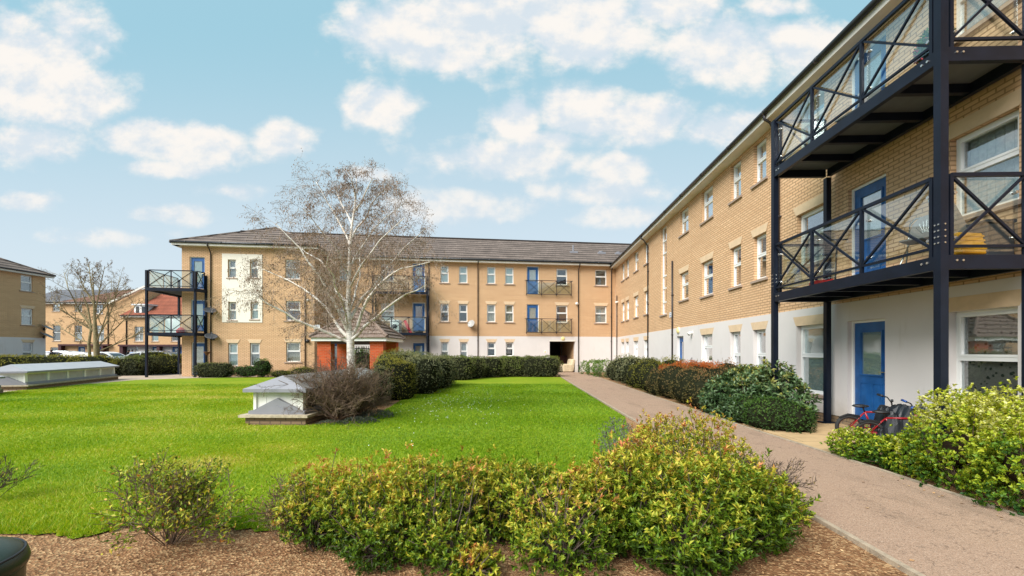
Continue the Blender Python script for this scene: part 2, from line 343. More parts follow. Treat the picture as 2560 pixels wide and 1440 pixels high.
def leafmat(name, stops, rough=.5, trans=.25):
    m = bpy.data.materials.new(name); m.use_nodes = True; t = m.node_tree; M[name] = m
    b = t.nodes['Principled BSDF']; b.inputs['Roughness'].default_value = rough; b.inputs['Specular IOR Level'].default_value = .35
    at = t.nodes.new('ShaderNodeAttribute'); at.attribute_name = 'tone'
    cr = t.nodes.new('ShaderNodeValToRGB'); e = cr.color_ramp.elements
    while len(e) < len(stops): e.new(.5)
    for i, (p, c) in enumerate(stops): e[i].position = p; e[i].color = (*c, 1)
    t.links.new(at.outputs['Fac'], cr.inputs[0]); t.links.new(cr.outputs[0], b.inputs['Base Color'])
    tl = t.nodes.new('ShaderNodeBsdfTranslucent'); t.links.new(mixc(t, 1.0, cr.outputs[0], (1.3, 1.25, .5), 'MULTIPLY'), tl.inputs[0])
    mx = t.nodes.new('ShaderNodeMixShader'); mx.inputs[0].default_value = trans
    t.links.new(b.outputs[0], mx.inputs[1]); t.links.new(tl.outputs[0], mx.inputs[2])
    t.links.new(mx.outputs[0], t.nodes['Material Output'].inputs[0])
leafmat('leaf_gold', [(0, (.035, .07, .005)), (.3, (.105, .195, .008)), (.52, (.28, .335, .025)), (.74, (.56, .49, .05)), (.88, (.58, .36, .09)), (1, (.50, .17, .06))])
leafmat('leaf_euonymus', [(0, (.02, .07, .010)), (.35, (.11, .21, .012)), (.6, (.33, .40, .018)), (.85, (.52, .52, .05)), (1, (.60, .60, .26))])
leafmat('leaf_laurel', [(0, (.018, .04, .014)), (.5, (.06, .115, .042)), (.85, (.12, .18, .07)), (1, (.28, .27, .06))], .35, .1)
leafmat('leaf_viburnum', [(0, (.04, .05, .022)), (.5, (.14, .16, .075)), (.8, (.26, .26, .14)), (1, (.36, .35, .20))], .5)
leafmat('leaf_dark', [(0, (.025, .032, .014)), (.5, (.085, .10, .038)), (.85, (.19, .175, .075)), (1, (.20, .26, .05))], .5)
leafmat('leaf_brown', [(0, (.05, .05, .015)), (.4, (.17, .145, .045)), (.75, (.30, .19, .08)), (1, (.42, .20, .08))], .6)
leafmat('leaf_bright', [(0, (.025, .06, .012)), (.5, (.09, .19, .025)), (1, (.22, .34, .04))], .5)
leafmat('leaf_olive', [(0, (.06, .075, .01)), (.5, (.24, .235, .03)), (1, (.46, .40, .07))], .6)
leafmat('leaf_orange', [(0, (.22, .05, .015)), (.5, (.48, .10, .02)), (1, (.62, .20, .04))], .5)
leafmat('leaf_grey', [(0, (.05, .065, .05)), (.5, (.15, .17, .14)), (1, (.27, .29, .25))], .6)
leafmat('grass_blade', [(0, (.06, .15, .003)), (.3, (.15, .29, .004)), (.6, (.28, .40, .008)), (.85, (.47, .47, .03)), (1, (.58, .47, .14))], .55, .3)
leafmat('catkin', [(0, (.11, .065, .04)), (1, (.30, .19, .12))], .8, .1)
def bark_birch():
    m, t, b = newmat('birch_bark', .7, 0, .3); v = coord(t)
    bands = smooth(t, noise(t, scaled(t, v, (3, 3, 22)), 1.6, 5, .6), .56, .66); big = smooth(t, noise(t, scaled(t, v, (1, 1, .8)), 5, 4), .60, .72)
    base = mixc(t, smooth(t, noise(t, v, 5, 4), .45, .75), (.78, .74, .68), (.58, .44, .30))
    col = mixc(t, math_(t, 'MULTIPLY', bands, .7), base, (.10, .07, .05)); col = mixc(t, math_(t, 'MULTIPLY', big, .7), col, (.12, .085, .06))
    t.links.new(col, b.inputs['Base Color']); bump(t, b, noise(t, v, 40, 5), .4)
bark_birch()
plain('bark_mossy', (.30, .24, .12), .9, var=.45, scale=10, bmp=.4)
def chipmat():
    leafmat('wood_chip', [(0, (.12, .055, .025)), (.5, (.27, .14, .065)), (.85, (.48, .29, .14)), (1, (.66, .45, .24))], .8, .0)
chipmat()
# ---------------------------------------------------------------- numpy leaf meshes
def vnoise(p, s, seed=0):
    p = p * s + seed * 3.17
    return (np.sin(p[:, 0] * 1.3 + 1.7 * np.sin(p[:, 1] * .9 + 1)) + np.sin(p[:, 1] * 1.7 + 1.3 * np.sin(p[:, 2] * 1.1 + 2)) + np.sin(p[:, 2] * 1.9 + 1.1 * np.sin(p[:, 0] * 1.2 + 3))) / 3
def norm(a): return a / np.maximum(np.linalg.norm(a, axis=1, keepdims=True), 1e-9)
def rawmesh(name, verts, faces, mat, parent=None, tone=None):
    me = bpy.data.meshes.new(name); k = faces.shape[1]
    me.vertices.add(len(verts)); me.vertices.foreach_set('co', verts.astype(np.float32).ravel())
    me.loops.add(faces.size); me.loops.foreach_set('vertex_index', faces.astype(np.int32).ravel())
    me.polygons.add(len(faces)); me.polygons.foreach_set('loop_start', np.arange(0, faces.size, k, dtype=np.int32))
    try: me.polygons.foreach_set('loop_total', np.full(len(faces), k, dtype=np.int32))
    except Exception: pass
    me.materials.append(M[mat])
    if tone is not None:
        a = me.attributes.new('tone', 'FLOAT', 'FACE'); a.data.foreach_set('value', tone.astype(np.float32))
    me.update(calc_edges=True); me.validate()
    o = bpy.data.objects.new(name, me); C.collection.objects.link(o)
    if parent: o.parent = parent
    return o
def leaves(name, p, d, n, L, Wd, tone, mat, parent=None, fold=.3, droop=.15):
    d = norm(d); s = norm(np.cross(d, n)); n = np.cross(s, d); L = L[:, None]; Wd = Wd[:, None]; k = len(p)
    v = np.stack([p, p + d * L * .45 + s * Wd * .5 + n * Wd * fold, p + d * L - n * L * droop, p + d * L * .45 - s * Wd * .5 + n * Wd * fold], 1).reshape(-1, 3)
    b = np.arange(k)[:, None] * 4
    f = np.concatenate([b + np.array([0, 1, 2]), b + np.array([0, 2, 3])], 1).reshape(-1, 3)
    return rawmesh(name, v, f, mat, parent, np.repeat(np.clip(tone, 0, 1), 2))
def blob_samples(blobs, n, inset, lump=.12, seed=0, p_=2.0):
    B = np.array([b[:6] for b in blobs], float); pw = np.array([b[6] if len(b) > 6 else p_ for b in blobs], float)
    area = (B[:, 3] * B[:, 4] + B[:, 3] * B[:, 5] + B[:, 4] * B[:, 5]); idx = RNG.choice(len(B), n * 2, p=area / area.sum())
    q = norm(RNG.normal(size=(n * 2, 3))); r = B[idx, 3:6]; e = pw[idx][:, None]
    # directions stretched to the shape so that faces are covered evenly
    t = (np.abs(q) ** e).sum(1, keepdims=True) ** (-1 / e); loc = q * t * r
    g = norm(np.sign(q) * np.abs(q * t) ** (e - 1) / r)
    pos = B[idx, :3] + loc
    k = 1 + lump * (vnoise(pos, 3.1, seed) + .6 * vnoise(pos, 8, seed + 1)); k *= 1 - inset * RNG.random(n * 2) ** 1.6
    pos = B[idx, :3] + loc * k[:, None]
    ok = pos[:, 2] > .02
    for j in range(len(B)):
        v = ((np.abs((pos - B[j, :3]) / B[j, 3:6]) + 1e-9) ** pw[j]).sum(1) ** (1 / pw[j])
        ok &= (v > .80) | (idx == j)
    pos, g = pos[ok][:n], g[ok][:n]
    return pos, g
def bush(name, label, cat, blobs, n, L, Wd, mat, group=None, per=7, inset=.25, upb=.5, spread=.75, tipup=.25, core='inner_dark', corek=.80, stems=60, lump=.12, seed=0, tone0=.45, trand=.22, stemmat='twig_brown', tip_amt=None, tnoise=.16, leafname='foliage', stray=0.0):
    cx = sum(b[0] for b in blobs) / len(blobs); cy = sum(b[1] for b in blobs) / len(blobs)
    root = empty(name, (cx, cy, 0), 0, label, cat, group)
    off = np.array([cx, cy, 0.])
    blobs = [(b[0] - cx, b[1] - cy, *b[2:]) for b in blobs]
    ns = max(1, n // per); S, g = blob_samples(blobs, ns, inset, lump, seed)
    st_ = RNG.random(len(S)) < stray; S = S + g * (st_ * RNG.random(len(S)) * .13)[:, None] + np.stack([0 * st_, 0 * st_, st_ * .04 * RNG.random(len(S))], 1)
    ax = norm(g * .8 + np.array([0, 0, upb]) + RNG.normal(size=g.shape) * .35)
    k = len(S); idx = np.repeat(np.arange(k), per); A = ax[idx]
    rnd = norm(RNG.normal(size=A.shape)); side = norm(rnd - A * (rnd * A).sum(1, keepdims=True))
    th = spread * (.4 + .9 * RNG.random(len(idx)))[:, None]
    D = A * np.cos(th) + side * np.sin(th)
    Pp = S[idx] - A * (RNG.random(len(idx)) * L * 1.2)[:, None]
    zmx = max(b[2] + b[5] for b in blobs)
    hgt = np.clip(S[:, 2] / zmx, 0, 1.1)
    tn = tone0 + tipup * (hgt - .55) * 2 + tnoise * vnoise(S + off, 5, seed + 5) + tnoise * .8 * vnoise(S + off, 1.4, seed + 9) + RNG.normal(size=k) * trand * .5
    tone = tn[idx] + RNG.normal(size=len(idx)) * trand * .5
    ln = L * (.6 + .6 * RNG.random(len(idx))); wd = Wd * (.7 + .5 * RNG.random(len(idx)))
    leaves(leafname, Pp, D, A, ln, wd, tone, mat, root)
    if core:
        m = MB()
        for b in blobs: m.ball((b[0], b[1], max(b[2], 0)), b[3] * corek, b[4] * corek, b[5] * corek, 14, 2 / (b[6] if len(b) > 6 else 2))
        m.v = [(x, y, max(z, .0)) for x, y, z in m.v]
        m.build('dark_core', core, root, True)  # added solid core stops see-through; its dark colour stands for inner shade
    if stems:
        m = MB(); ii = RNG.choice(k, min(stems, k), replace=False)
        for i in ii:
            e = S[i] + ax[i] * L * .3; b = blobs[int(RNG.integers(len(blobs)))]
            b = min(blobs, key=lambda b: (b[0] - e[0]) ** 2 + (b[1] - e[1]) ** 2)
            s0 = np.array([b[0] + RNG.normal() * b[3] * .12, b[1] + RNG.normal() * b[4] * .12, 0.0])
            mid = (s0 + e) / 2 + np.array([*(RNG.normal(size=2) * .04), .04])
            m.tube([s0, mid, e], [.007, .005, .0025], 3, False)
        m.build('stem', stemmat, root)
    return root
def inside(poly, x, y):
    r = np.zeros(len(x), bool); n = len(poly)
    for i in range(n):
        x1, y1 = poly[i]; x2, y2 = poly[(i + 1) % n]
        c = ((y1 > y) != (y2 > y)) & (x < (x2 - x1) * (y - y1) / (y2 - y1 + 1e-12) + x1); r ^= c
    return r
def sheet(name, poly, z, mat, thick=None, kind='structure'):
    m = MB()
    if thick: m.prismz(poly, z - thick, z)
    else: m.add([(x, y, z) for x, y in poly], tessellate_polygon([[Vector((x, y, 0)) for x, y in poly]]))
    o = m.build(name, mat); me = o.data
    if not thick and me.polygons[0].normal.z < 0: me.flip_normals()
    return tag(o, kind=kind)
#@@GROUND
sheet('ground', [(-400, -60), (400, -60), (400, 600), (-400, 600)], -.03, 'asphalt')
sheet('soil', [(-19, -4), (6.9, -4), (7.75, 31.6), (7.7, 31.55), (-5.0, 29.9), (-20, 24.6)], -.008, 'mulch')
RW = .0302
def pe(a, Y): return (a + RW * Y, Y)
pl_ = [pe(2.72, -2), pe(2.72, 4.5), pe(2.62, 6), pe(2.45, 10), pe(2.3, 18), pe(2.2, 27), pe(1.9, 31.2)]
pr_ = [pe(4.58, -2), pe(4.56, 5.5), pe(4.43, 8.5), pe(4.38, 12), pe(4.30, 18), pe(4.28, 24), pe(4.35, 27.5), pe(3.6, 30.9)]
sheet('path', pl_ + pr_[::-1], .02, 'path_asphalt', .03)
def kerb(pts, name, w=.05, z=.032):
    m = MB()
    for a, b in zip(pts, pts[1:]):
        a = Vector((*a, 0)); b = Vector((*b, 0)); d = (b - a); l = d.length; d.normalize(); s = Vector((-d.y, d.x, 0)) * w / 2; k = max(1, int(l / .915))
        for i in range(k):
            p = a + d * (l * i / k + .003); q = a + d * (l * (i + 1) / k - .003); dz = random.uniform(-.003, .003)
            m.add([p + s + Vector((0, 0, -.12)), q + s + Vector((0, 0, -.12)), q - s + Vector((0, 0, -.12)), p - s + Vector((0, 0, -.12)),
                   p + s + Vector((0, 0, z + dz)), q + s + Vector((0, 0, z + dz)), q - s + Vector((0, 0, z + dz)), p - s + Vector((0, 0, z + dz))],
                  [(0, 3, 2, 1), (4, 5, 6, 7), (0, 1, 5, 4), (1, 2, 6, 5), (2, 3, 7, 6), (3, 0, 4, 7)])
    return tag(m.build(name, 'kerb_stone'), kind='structure')
kerb([(x - .03, y) for x, y in pl_], 'kerb_left'); kerb([(x + .03, y) for x, y in pr_], 'kerb_right')
def ragged(pts, k=9, a=.045):
    o = []
    for p, q in zip(pts, pts[1:]):
        for i in range(k): t = i / k; o.append((p[0] + (q[0] - p[0]) * t + random.uniform(-a, a), p[1] + (q[1] - p[1]) * t + random.uniform(-a, a)))
    return o + [pts[-1]]
lawn_poly = ragged([(-12, 3.75), G(60, 1332), G(200, 1345), G(330, 1318), G(520, 1318), G(690, 1328), (-1.1, 3.85), (.1, 4.35), (1.1, 5.6), (2.0, 7.2)]) + \
    [(x - .09, y) for x, y in pl_ if 7.5 < y < 24] + [(2.25 + RW * 25 - .12, 25.2), G(1360, 942), G(1130, 943), G(1100, 950), G(1066, 966), G(1030, 985), G(975, 1018), G(930, 1040), G(850, 1056), G(770, 1064), G(612, 1064),
     (-5.45, 14.4), (-5.3, 22.0), G(790, 944), G(640, 943.5), G(480, 945.5), G(340, 950), G(100, 971), G(0, 982), G(-300, 1020), (-17, 8)]
sheet('lawn', lawn_poly, .006, 'lawn_soil')
# pale paving strip round the lawn and under the corner balcony
sheet('paving', [G(-300, 1021), G(0, 983), G(100, 972), G(340, 951), G(480, 946.5), G(640, 944.5), G(800, 945), G(800, 941.5), G(640, 940.5), G(520, 941), G(455, 936), G(330, 944), G(-100, 962), G(-300, 985)], .004, 'pale_paving')
sheet('paving', [pe(4.62, 6.45), pe(6.72, 5.6), pe(6.72, 9.0), pe(4.62, 9.0)], .016, 'sandstone', .03)
sheet('paving', [(-36, 27), (-22, 27), (-22, 24.5), (-36, 20)], -.004, 'pale_paving')
# ---------------------------------------------------------------- lawn grass
def grass():
    n = 900000; Y = 3.3 + (20 - 3.3) * RNG.random(n) ** 1.25; X = (RNG.random(n) * 2.5 - 1.25) * Y
    keep = inside(lawn_poly, X, Y); X, Y = X[keep], Y[keep]
    p = np.stack([X, Y, np.full(len(X), .004)], 1); k = len(p)
    far = np.clip(Y / 5, 1, 4); h = (.018 + .021 * RNG.random(k)) * (1 + .35 * vnoise(p, 1.1, 3)); w = .0036 * far * (.7 + .6 * RNG.random(k))
    h *= 1 + 1.3 * RNG.random(k) * np.exp(-np.clip(Y - 3.75, 0, 9) / .16)
    an = RNG.random(k) * 6.283; ln = RNG.normal(size=(k, 2)) * .55
    lean = np.stack([vnoise(p, .8, 8) * .7 + .3 + ln[:, 0], vnoise(p, 1.3, 4) * .6 + ln[:, 1]], 1)
    dx, dy = np.cos(an) * w, np.sin(an) * w
    v = np.stack([p - np.stack([dx, dy, dx * 0], 1), p + np.stack([dx, dy, dx * 0], 1), p + np.stack([lean[:, 0] * h, lean[:, 1] * h, h], 1)], 1).reshape(-1, 3)
    left = np.clip((-X - 1.0) / 5, 0, 1)
    patch = np.clip(vnoise(p, .55, 2) * .5 + vnoise(p, 1.9, 6) * .35, -1, 1)
    dry = np.exp(-(((X + 3.9) / 1.5) ** 2 + ((Y - 6.2) / .9) ** 2)) + .8 * np.exp(-(((X + 8.6) / 2.6) ** 2 + ((Y - 14.0) / 1.4) ** 2)) + .4 * np.exp(-(((X + 2.6) / .7) ** 2 + ((Y - 5.6) / .5) ** 2))
    tone = .30 + .33 * left + (.14 + .42 * left) * patch + .85 * dry * (.5 + .6 * vnoise(p, 2.6, 12)) + RNG.normal(size=k) * .20
    o = rawmesh('grass', v, np.arange(3 * k).reshape(-1, 3), 'grass_blade', None, np.clip(tone, 0, 1))
    tag(o, 'short green mown grass covering the courtyard lawn', 'grass', kind='stuff')
grass()
def daisies():
    k = 150; X = RNG.normal(size=k) * .9 - 1.7; Y = 12.5 + RNG.normal(size=k) * 2.2; ok = inside(lawn_poly, X, Y); X, Y = X[ok], Y[ok]; k = len(X)
    a = np.arange(5) * 2 * np.pi / 5; r = .008
    v = np.stack([X[:, None] + r * np.cos(a), Y[:, None] + r * np.sin(a) * 1.0, np.full((k, 5), .058) + .004 * np.sin(a)], 2).reshape(-1, 3)
    tag(rawmesh('daisies', v, np.arange(5 * k).reshape(-1, 5), 'sign_white'), 'tiny white daisies dotted over the right half of the lawn', 'flowers', kind='stuff')
daisies()
def chips():
    k = 30000; X = -4.2 + 8.4 * RNG.random(k); Y = 2.2 + 3.4 * RNG.random(k)
    zx = RNG.random(k) < .15; X[zx] = 4.75 + RW * 8 + 1.8 * RNG.random(zx.sum()); Y[zx] = 2.6 + 4 * RNG.random(zx.sum())
    bad = inside(lawn_poly, X, Y) | inside(pl_ + pr_[::-1], X, Y); X, Y = X[~bad], Y[~bad]; k = len(X)
    p = np.stack([X, Y, .002 + .012 * RNG.random(k)], 1); d = RNG.normal(size=(k, 3)); d[:, 2] *= .25; n = RNG.normal(size=(k, 3)) * .35 + [0, 0, 1]
    s = .005 + .014 * RNG.random(k) ** 2.5
    o = leaves('wood_chips', p, d, n, s * 1.6, s * .9, RNG.random(k) * .9 + .15 * vnoise(p, 2, 3), 'wood_chip', None, .1, 0)
    tag(o, 'pale bark chips and grit scattered over the bare brown soil', 'wood chips', kind='stuff')
chips()
def litter():
    k = 170; Y = 3 + 17 * RNG.random(k) ** 1.5; X = 2.5 + 1.9 * RNG.random(k) + RW * Y; z = np.full(k, .024)
    e = RNG.random(k) < .5; X[e] = 4.5 + RW * Y[e] - .12 * RNG.random(e.sum()) ** 2 - .04
    p = np.stack([X, Y, z], 1); d = RNG.normal(size=(k, 3)); d[:, 2] = .02; n = RNG.normal(size=(k, 3)) * .15 + [0, 0, 1]
    s = .02 + .03 * RNG.random(k); tag(leaves('fallen_leaves', p, d, n, s, s * .55, .5 + .5 * RNG.random(k), 'wood_chip', None, .12, -.05), 'dry pale leaves lying scattered on the tarmac path', 'leaves', kind='stuff')
litter()
#@@WALLS
class Facade:
    def __init__(s, root, ox, oy, ang): s.r, s.ox, s.oy, s.c, s.s_ = root, ox, oy, math.cos(ang), math.sin(ang)
    def x(s, px, off=0.0):               # local x of the wall point seen in column px (off = how far inside the wall plane)
        k = (px - CX) / FPX; ox, oy = s.ox - s.s_ * off, s.oy + s.c * off
        return (k * oy - ox) / (s.c - k * s.s_)
    def z(s, py, lx, off=0.0): return H + (HY - py) / FPX * (s.oy + s.s_ * lx + s.c * off)
def wall(root, name, x0, x1, z0, z1, holes, mat, thick=.3, y0=0.0, label=None):
    hs = [(max(a, x0), min(b, x1), max(c, z0), min(d, z1)) for a, b, c, d in holes if a < x1 and b > x0 and c < z1 - .001 and d > z0 + .001]
    xs = sorted({x0, x1, *[h[0] for h in hs], *[h[1] for h in hs]}); zs = sorted({z0, z1, *[h[2] for h in hs], *[h[3] for h in hs]})
    m = MB(); y1 = thick
    for a, b in zip(xs, xs[1:]):
        for c, d in zip(zs, zs[1:]):
            mx, mz = (a + b) / 2, (c + d) / 2
            if any(h[0] < mx < h[1] and h[2] < mz < h[3] for h in hs): continue
            m.quad((a, y0, c), (b, y0, c), (b, y0, d), (a, y0, d)); m.quad((a, y1, d), (b, y1, d), (b, y1, c), (a, y1, c))
    for a, b, c, d in hs:
        m.quad((a, y0, c), (a, y1, c), (b, y1, c), (b, y0, c)) if c > z0 else None
        m.quad((a, y0, d), (b, y0, d), (b, y1, d), (a, y1, d)) if d < z1 else None
        m.quad((a, y0, c), (a, y0, d), (a, y1, d), (a, y1, c)); m.quad((b, y0, c), (b, y1, c), (b, y1, d), (b, y0, d))
    m.quad((x0, y0, z0), (x0, y0, z1), (x0, y1, z1), (x0, y1, z0)); m.quad((x1, y0, z0), (x1, y1, z0), (x1, y1, z1), (x1, y0, z1))
    m.quad((x0, y0, z1), (x1, y0, z1), (x1, y1, z1), (x0, y1, z1)); m.quad((x0, y0, z0), (x0, y1, z0), (x1, y1, z0), (x1, y0, z0))
    o = m.build(name, mat, root)
    if label: o['label'] = label
    return o
WD = .10
def window(root, x0, x1, z0, z1, back='dark_room', sill=True, lintel=False, split=.46, cols=1, segs=None, detail=True, name='window', lc='stone'):
    m = MB(); f = .055 if (x1 - x0) > .5 else .05; y0, y1 = WD, WD + .07
    m.box(x0, x0 + f, y0, y1, z0, z1); m.box(x1 - f, x1, y0, y1, z0, z1); m.box(x0 + f, x1 - f, y0, y1, z0, z0 + f); m.box(x0 + f, x1 - f, y0, y1, z1 - f, z1)
    cuts = [z1 - (z1 - z0) * split] if segs is None else [z0 + (z1 - z0) * q for q in segs]
    if split == 0 and segs is None: cuts = []
    for c in cuts: m.box(x0 + f, x1 - f, y0 - .01, y1 - .01, c - .032, c + .032)
    if detail and cuts and segs is None:       # the opening upper sash stands a little proud
        c = cuts[-1] + .032; q = .035
        for a in ((x0 + f, x0 + f + q, c, z1 - f), (x1 - f - q, x1 - f, c, z1 - f), (x0 + f + q, x1 - f - q, c, c + q), (x0 + f + q, x1 - f - q, z1 - f - q, z1 - f)):
            m.box(a[0], a[1], y0 - .018, y1 - .02, a[2], a[3])
    for i in range(1, cols): xm = x0 + (x1 - x0) * i / cols; m.box(xm - .03, xm + .03, y0 - .012, y1 - .012, z0 + f, z1 - f)
    w = m.build(name, 'upvc', root)
    MB().box(x0 + f, x1 - f, y0 + .030, y0 + .034, z0 + f, z1 - f).build('pane', 'window_glass', w)
    if back in ('net_curtain', 'cream_curtain', 'pink_curtain'):
        m = MB(); n = max(8, int((x1 - x0) * 24)); g = [(x0 + f * .6 + (x1 - x0 - 1.2 * f) * i / n, y1 + .05 + .014 * math.sin(i * 2.1)) for i in range(n + 1)]
        for a, b in zip(g, g[1:]): m.quad((a[0], a[1], z0 + .01), (b[0], b[1], z0 + .01), (b[0], b[1], z1 - .01), (a[0], a[1], z1 - .01))
        m.build('curtain', back, w)
    elif back in ('grey_blind',):
        m = MB(); zz = z0 + .03
        while zz < z1 - .04: m.quad((x0 + .03, y1 + .05, zz), (x1 - .03, y1 + .05, zz), (x1 - .03, y1 + .03, zz + .032), (x0 + .03, y1 + .03, zz + .032)); zz += .04
        m.build('blind', back, w)
    elif back in ('frosted',): MB().box(x0 + .02, x1 - .02, y0 + .042, y0 + .05, z0 + .02, z1 - .02).build('frosted_film', back, w)
    elif back == 'lace': MB().box(x0 + .02, x1 - .02, y1 + .02, y1 + .03, z0 + .02, z1 - .02).build('lace_curtain', 'lace', w)
    elif back == 'half': MB().box(x0 + .02, x1 - .02, y1 + .04, y1 + .06, z0 + .02, z0 + (z1 - z0) * .55).build('curtain', 'net_curtain', w)
    elif back == 'brown_item': MB().box(x0 + .02, x1 - .02, y1 + .04, y1 + .06, z0 + .02, z0 + (z1 - z0) * .9).build('curtain', 'brown_item', w)
    if sill:
        m = MB(); e = .09; m.add([(x0 - e, -.055, z0 - .085), (x1 + e, -.055, z0 - .085), (x1 + e, WD, z0 - .085), (x0 - e, WD, z0 - .085), (x0 - e, -.055, z0 - .02), (x1 + e, -.055, z0 - .02), (x1 + e, WD, z0 - .001), (x0 - e, WD, z0 - .001)],
                              [(0, 3, 2, 1), (4, 5, 6, 7), (0, 1, 5, 4), (1, 2, 6, 5), (2, 3, 7, 6), (3, 0, 4, 7)])
        m.build('sill', 'sill_stone', w)
    if lintel:
        e = .07; MB().prism([(x0 - .02, z1 + .002), (x1 + .02, z1 + .002), (x1 + e + .06, z1 + .225), (x0 - e - .06, z1 + .225)], -.022, .02).build('lintel', lc, w)
    return w
def door(root, x0, x1, z0, z1, glazed='frosted', lower=True, pane_full=False, handle='right', frame='upvc', col='door_blue'):
    m = MB(); f = .045; m.mi = 0
    m.box(x0, x0 + f, WD - .03, WD + .06, z0, z1); m.box(x1 - f, x1, WD - .03, WD + .06, z0, z1); m.box(x0 + f, x1 - f, WD - .03, WD + .06, z1 - f, z1)
    m.mi = 1; a, b, c, d = x0 + f, x1 - f, z0 + .02, z1 - f; wd = b - a
    pz0 = c + (d - c) * (.47 if not pane_full else .2); pz1 = d - .2; px0, px1 = a + wd * .2, b - wd * .2
    m.box(a, px0, WD, WD + .045, c, d); m.box(px1, b, WD, WD + .045, c, d); m.box(px0, px1, WD, WD + .045, c, pz0); m.box(px0, px1, WD, WD + .045, pz1, d)
    q = .03
    for r in ((px0 - q, px0, pz0 - q, pz1 + q), (px1, px1 + q, pz0 - q, pz1 + q), (px0, px1, pz0 - q, pz0), (px0, px1, pz1, pz1 + q)): m.box(r[0], r[1], WD - .018, WD - .0005, r[2], r[3])
    if lower and not pane_full:
        for s in (0, 1):
            u0 = a + wd * (.16 + .38 * s); u1 = u0 + wd * .28; v0, v1 = c + .18, pz0 - .16
            for r in ((u0, u0 + .025, v0, v1), (u1 - .025, u1, v0, v1), (u0 + .025, u1 - .025, v0, v0 + .025), (u0 + .025, u1 - .025, v1 - .025, v1)): m.box(r[0], r[1], WD - .010, WD - .0005, r[2], r[3])
            m.box(u0 + .05, u1 - .05, WD - .008, WD - .0005, v0 + .05, v1 - .05)
    o = m.build('door', [frame, col], root)
    MB().box(px0, px1, WD + .012, WD + .016, pz0, pz1).build('pane', 'window_glass', o)
    if glazed != 'dark': MB().box(px0, px1, WD + .026, WD + .034, pz0, pz1).build('curtain' if 'curtain' in glazed else 'frosted_film', glazed, o)
    hx = b - .07 if handle == 'right' else a + .07; hz_ = c + (d - c) * .48
    h = MB(); h.box(hx - .018, hx + .018, WD - .012, WD, hz_ - .11, hz_ + .11); h.tube([(hx, WD - .01, hz_ + .04), (hx, WD - .05, hz_ + .04), (hx + (-.11 if handle == 'right' else .11), WD - .05, hz_ + .04)], .009, 6)
    h.build('handle', 'brass', o); return o
def eaves(root, x0, x1, zs, over=.35, back=.0, gut=True, lab=None):
    m = MB(); m.box(x0, x1, -over, back, zs - .02, zs); m.box(x0, x1, -over - .02, -over, zs - .02, zs + .19); m.build('fascia', 'fascia', root)
    if gut:
        g = MB(); n = 7; c = -over - .075; zc = zs + .175
        g.tube([(x0 - .02, c, zc - .015), (x1 + .02, c, zc - .015)], .062, 10)
        k = x0 + .8
        while k < x1: g.tube([(k - .05, c, zc - .015), (k + .05, c, zc - .015)], .069, 10); k += 2.0
        g.box(x0, x1, c - .02, -over - .02, zc + .03, zc + .055)
        g.build('gutter', 'gutter_black', root, True)
def downpipe(root, x, z0, z1, over=0.0, side=0, mat='pipe_brown', r=.034):
    m = MB(); y = -.055
    pts = [(x, y, z0), (x, y, z1 - .45 if over else z1)]
    if over: pts += [(x, y - .03, z1 - .38), (x + side * .2, -over * .8, z1 - .1), (x + side * .2, -over - .07, z1 - .02), (x + side * .2, -over - .07, z1 + .12)]
    m.tube(pts, r, 8); z = z0 + .5
    while z < z1 - .5: m.tube([(x, y, z - .03), (x, y, z + .03)], r + .01, 8); m.box(x - .05, x + .05, y + .02, -.001, z - .02, z + .02); z += 1.8
    return m.build('downpipe', mat, root, True)
def hip_roof(root, x0, x1, y0, y1, ze, zr, mat='roof_tile', hipL=True, hipR=True, name='roof', along='x'):
    # solid roof over a rectangle; ridge along x
    yc = (y0 + y1) / 2; d = (y1 - y0) / 2
    if along == 'x':
        a = (x0 + (d if hipL else 0), yc, zr); b = (x1 - (d if hipR else 0), yc, zr)
    m = MB(); v = [(x0, y0, ze), (x1, y0, ze), (x1, y1, ze), (x0, y1, ze), a, b]
    m.add(v, [(0, 1, 5, 4), (2, 3, 4, 5), (1, 2, 5), (3, 0, 4), (0, 3, 2, 1)])
    o = m.build(name, mat, root)
    r = MB(); r.tube([a, b], .09, 6)
    if hipL: r.tube([v[0], a], .08, 6); r.tube([v[3], a], .08, 6)
    if hipR: r.tube([v[1], b], .08, 6); r.tube([v[2], b], .08, 6)
    r.build('ridge_tiles', mat, o); return o
#@@RIGHT
# right wing: wall plane 6.75 m to the right of the eye, running away along the path
angR = -math.atan2(1, RW) + 0.0
ang = math.atan2(-1, -RW); RO = (6.75 + RW * 31.6, 31.6)
rw = empty('apartment_building', (*RO, 0), ang, 'long right hand wing of buff brick over white render, beside the tarmac path', 'building', 'three storey apartment buildings')
FR = Facade(rw, RO[0], RO[1], ang)
XE = 35.5      # end of the wing, behind the eye
rows = {'t': (6.43, 7.60), 'm': (3.63, 4.90), 'g': (.57, 2.17)}
colsR = [(1888.5, 1915.7), (1830.7, 1852.5), (1757.5, 1782), (1703, 1721), (1613, 1621.6), (1587, 1596), (1567, 1572.2), (1556, 1561)]
backs = {('t', 0): 'net_curtain', ('t', 1): 'frosted', ('t', 2): 'net_curtain', ('t', 3): 'frosted', ('m', 0): 'grey_blind', ('m', 1): 'brown_item', ('m', 2): 'half', ('g', 0): 'grey_blind', ('g', 1): 'half', ('g', 2): 'cream_curtain'}
winR = []
for i, (a, b) in enumerate(colsR):
    xa, xb = FR.x(a, .05), FR.x(b, .0)
    for k in 'tmg':
        z0, z1 = rows[k]
        if k == 'g' and i == 3: continue
        if k == 'g' and i in (2, 4, 5): z0 = 1.15
        if i == 3: z0 += .12
        winR.append((xa, xb, z0, z1, k, i))
big = [(1998, 2060.5, 'tmg', 8), (2383, 2548, 'tmg', 9)]
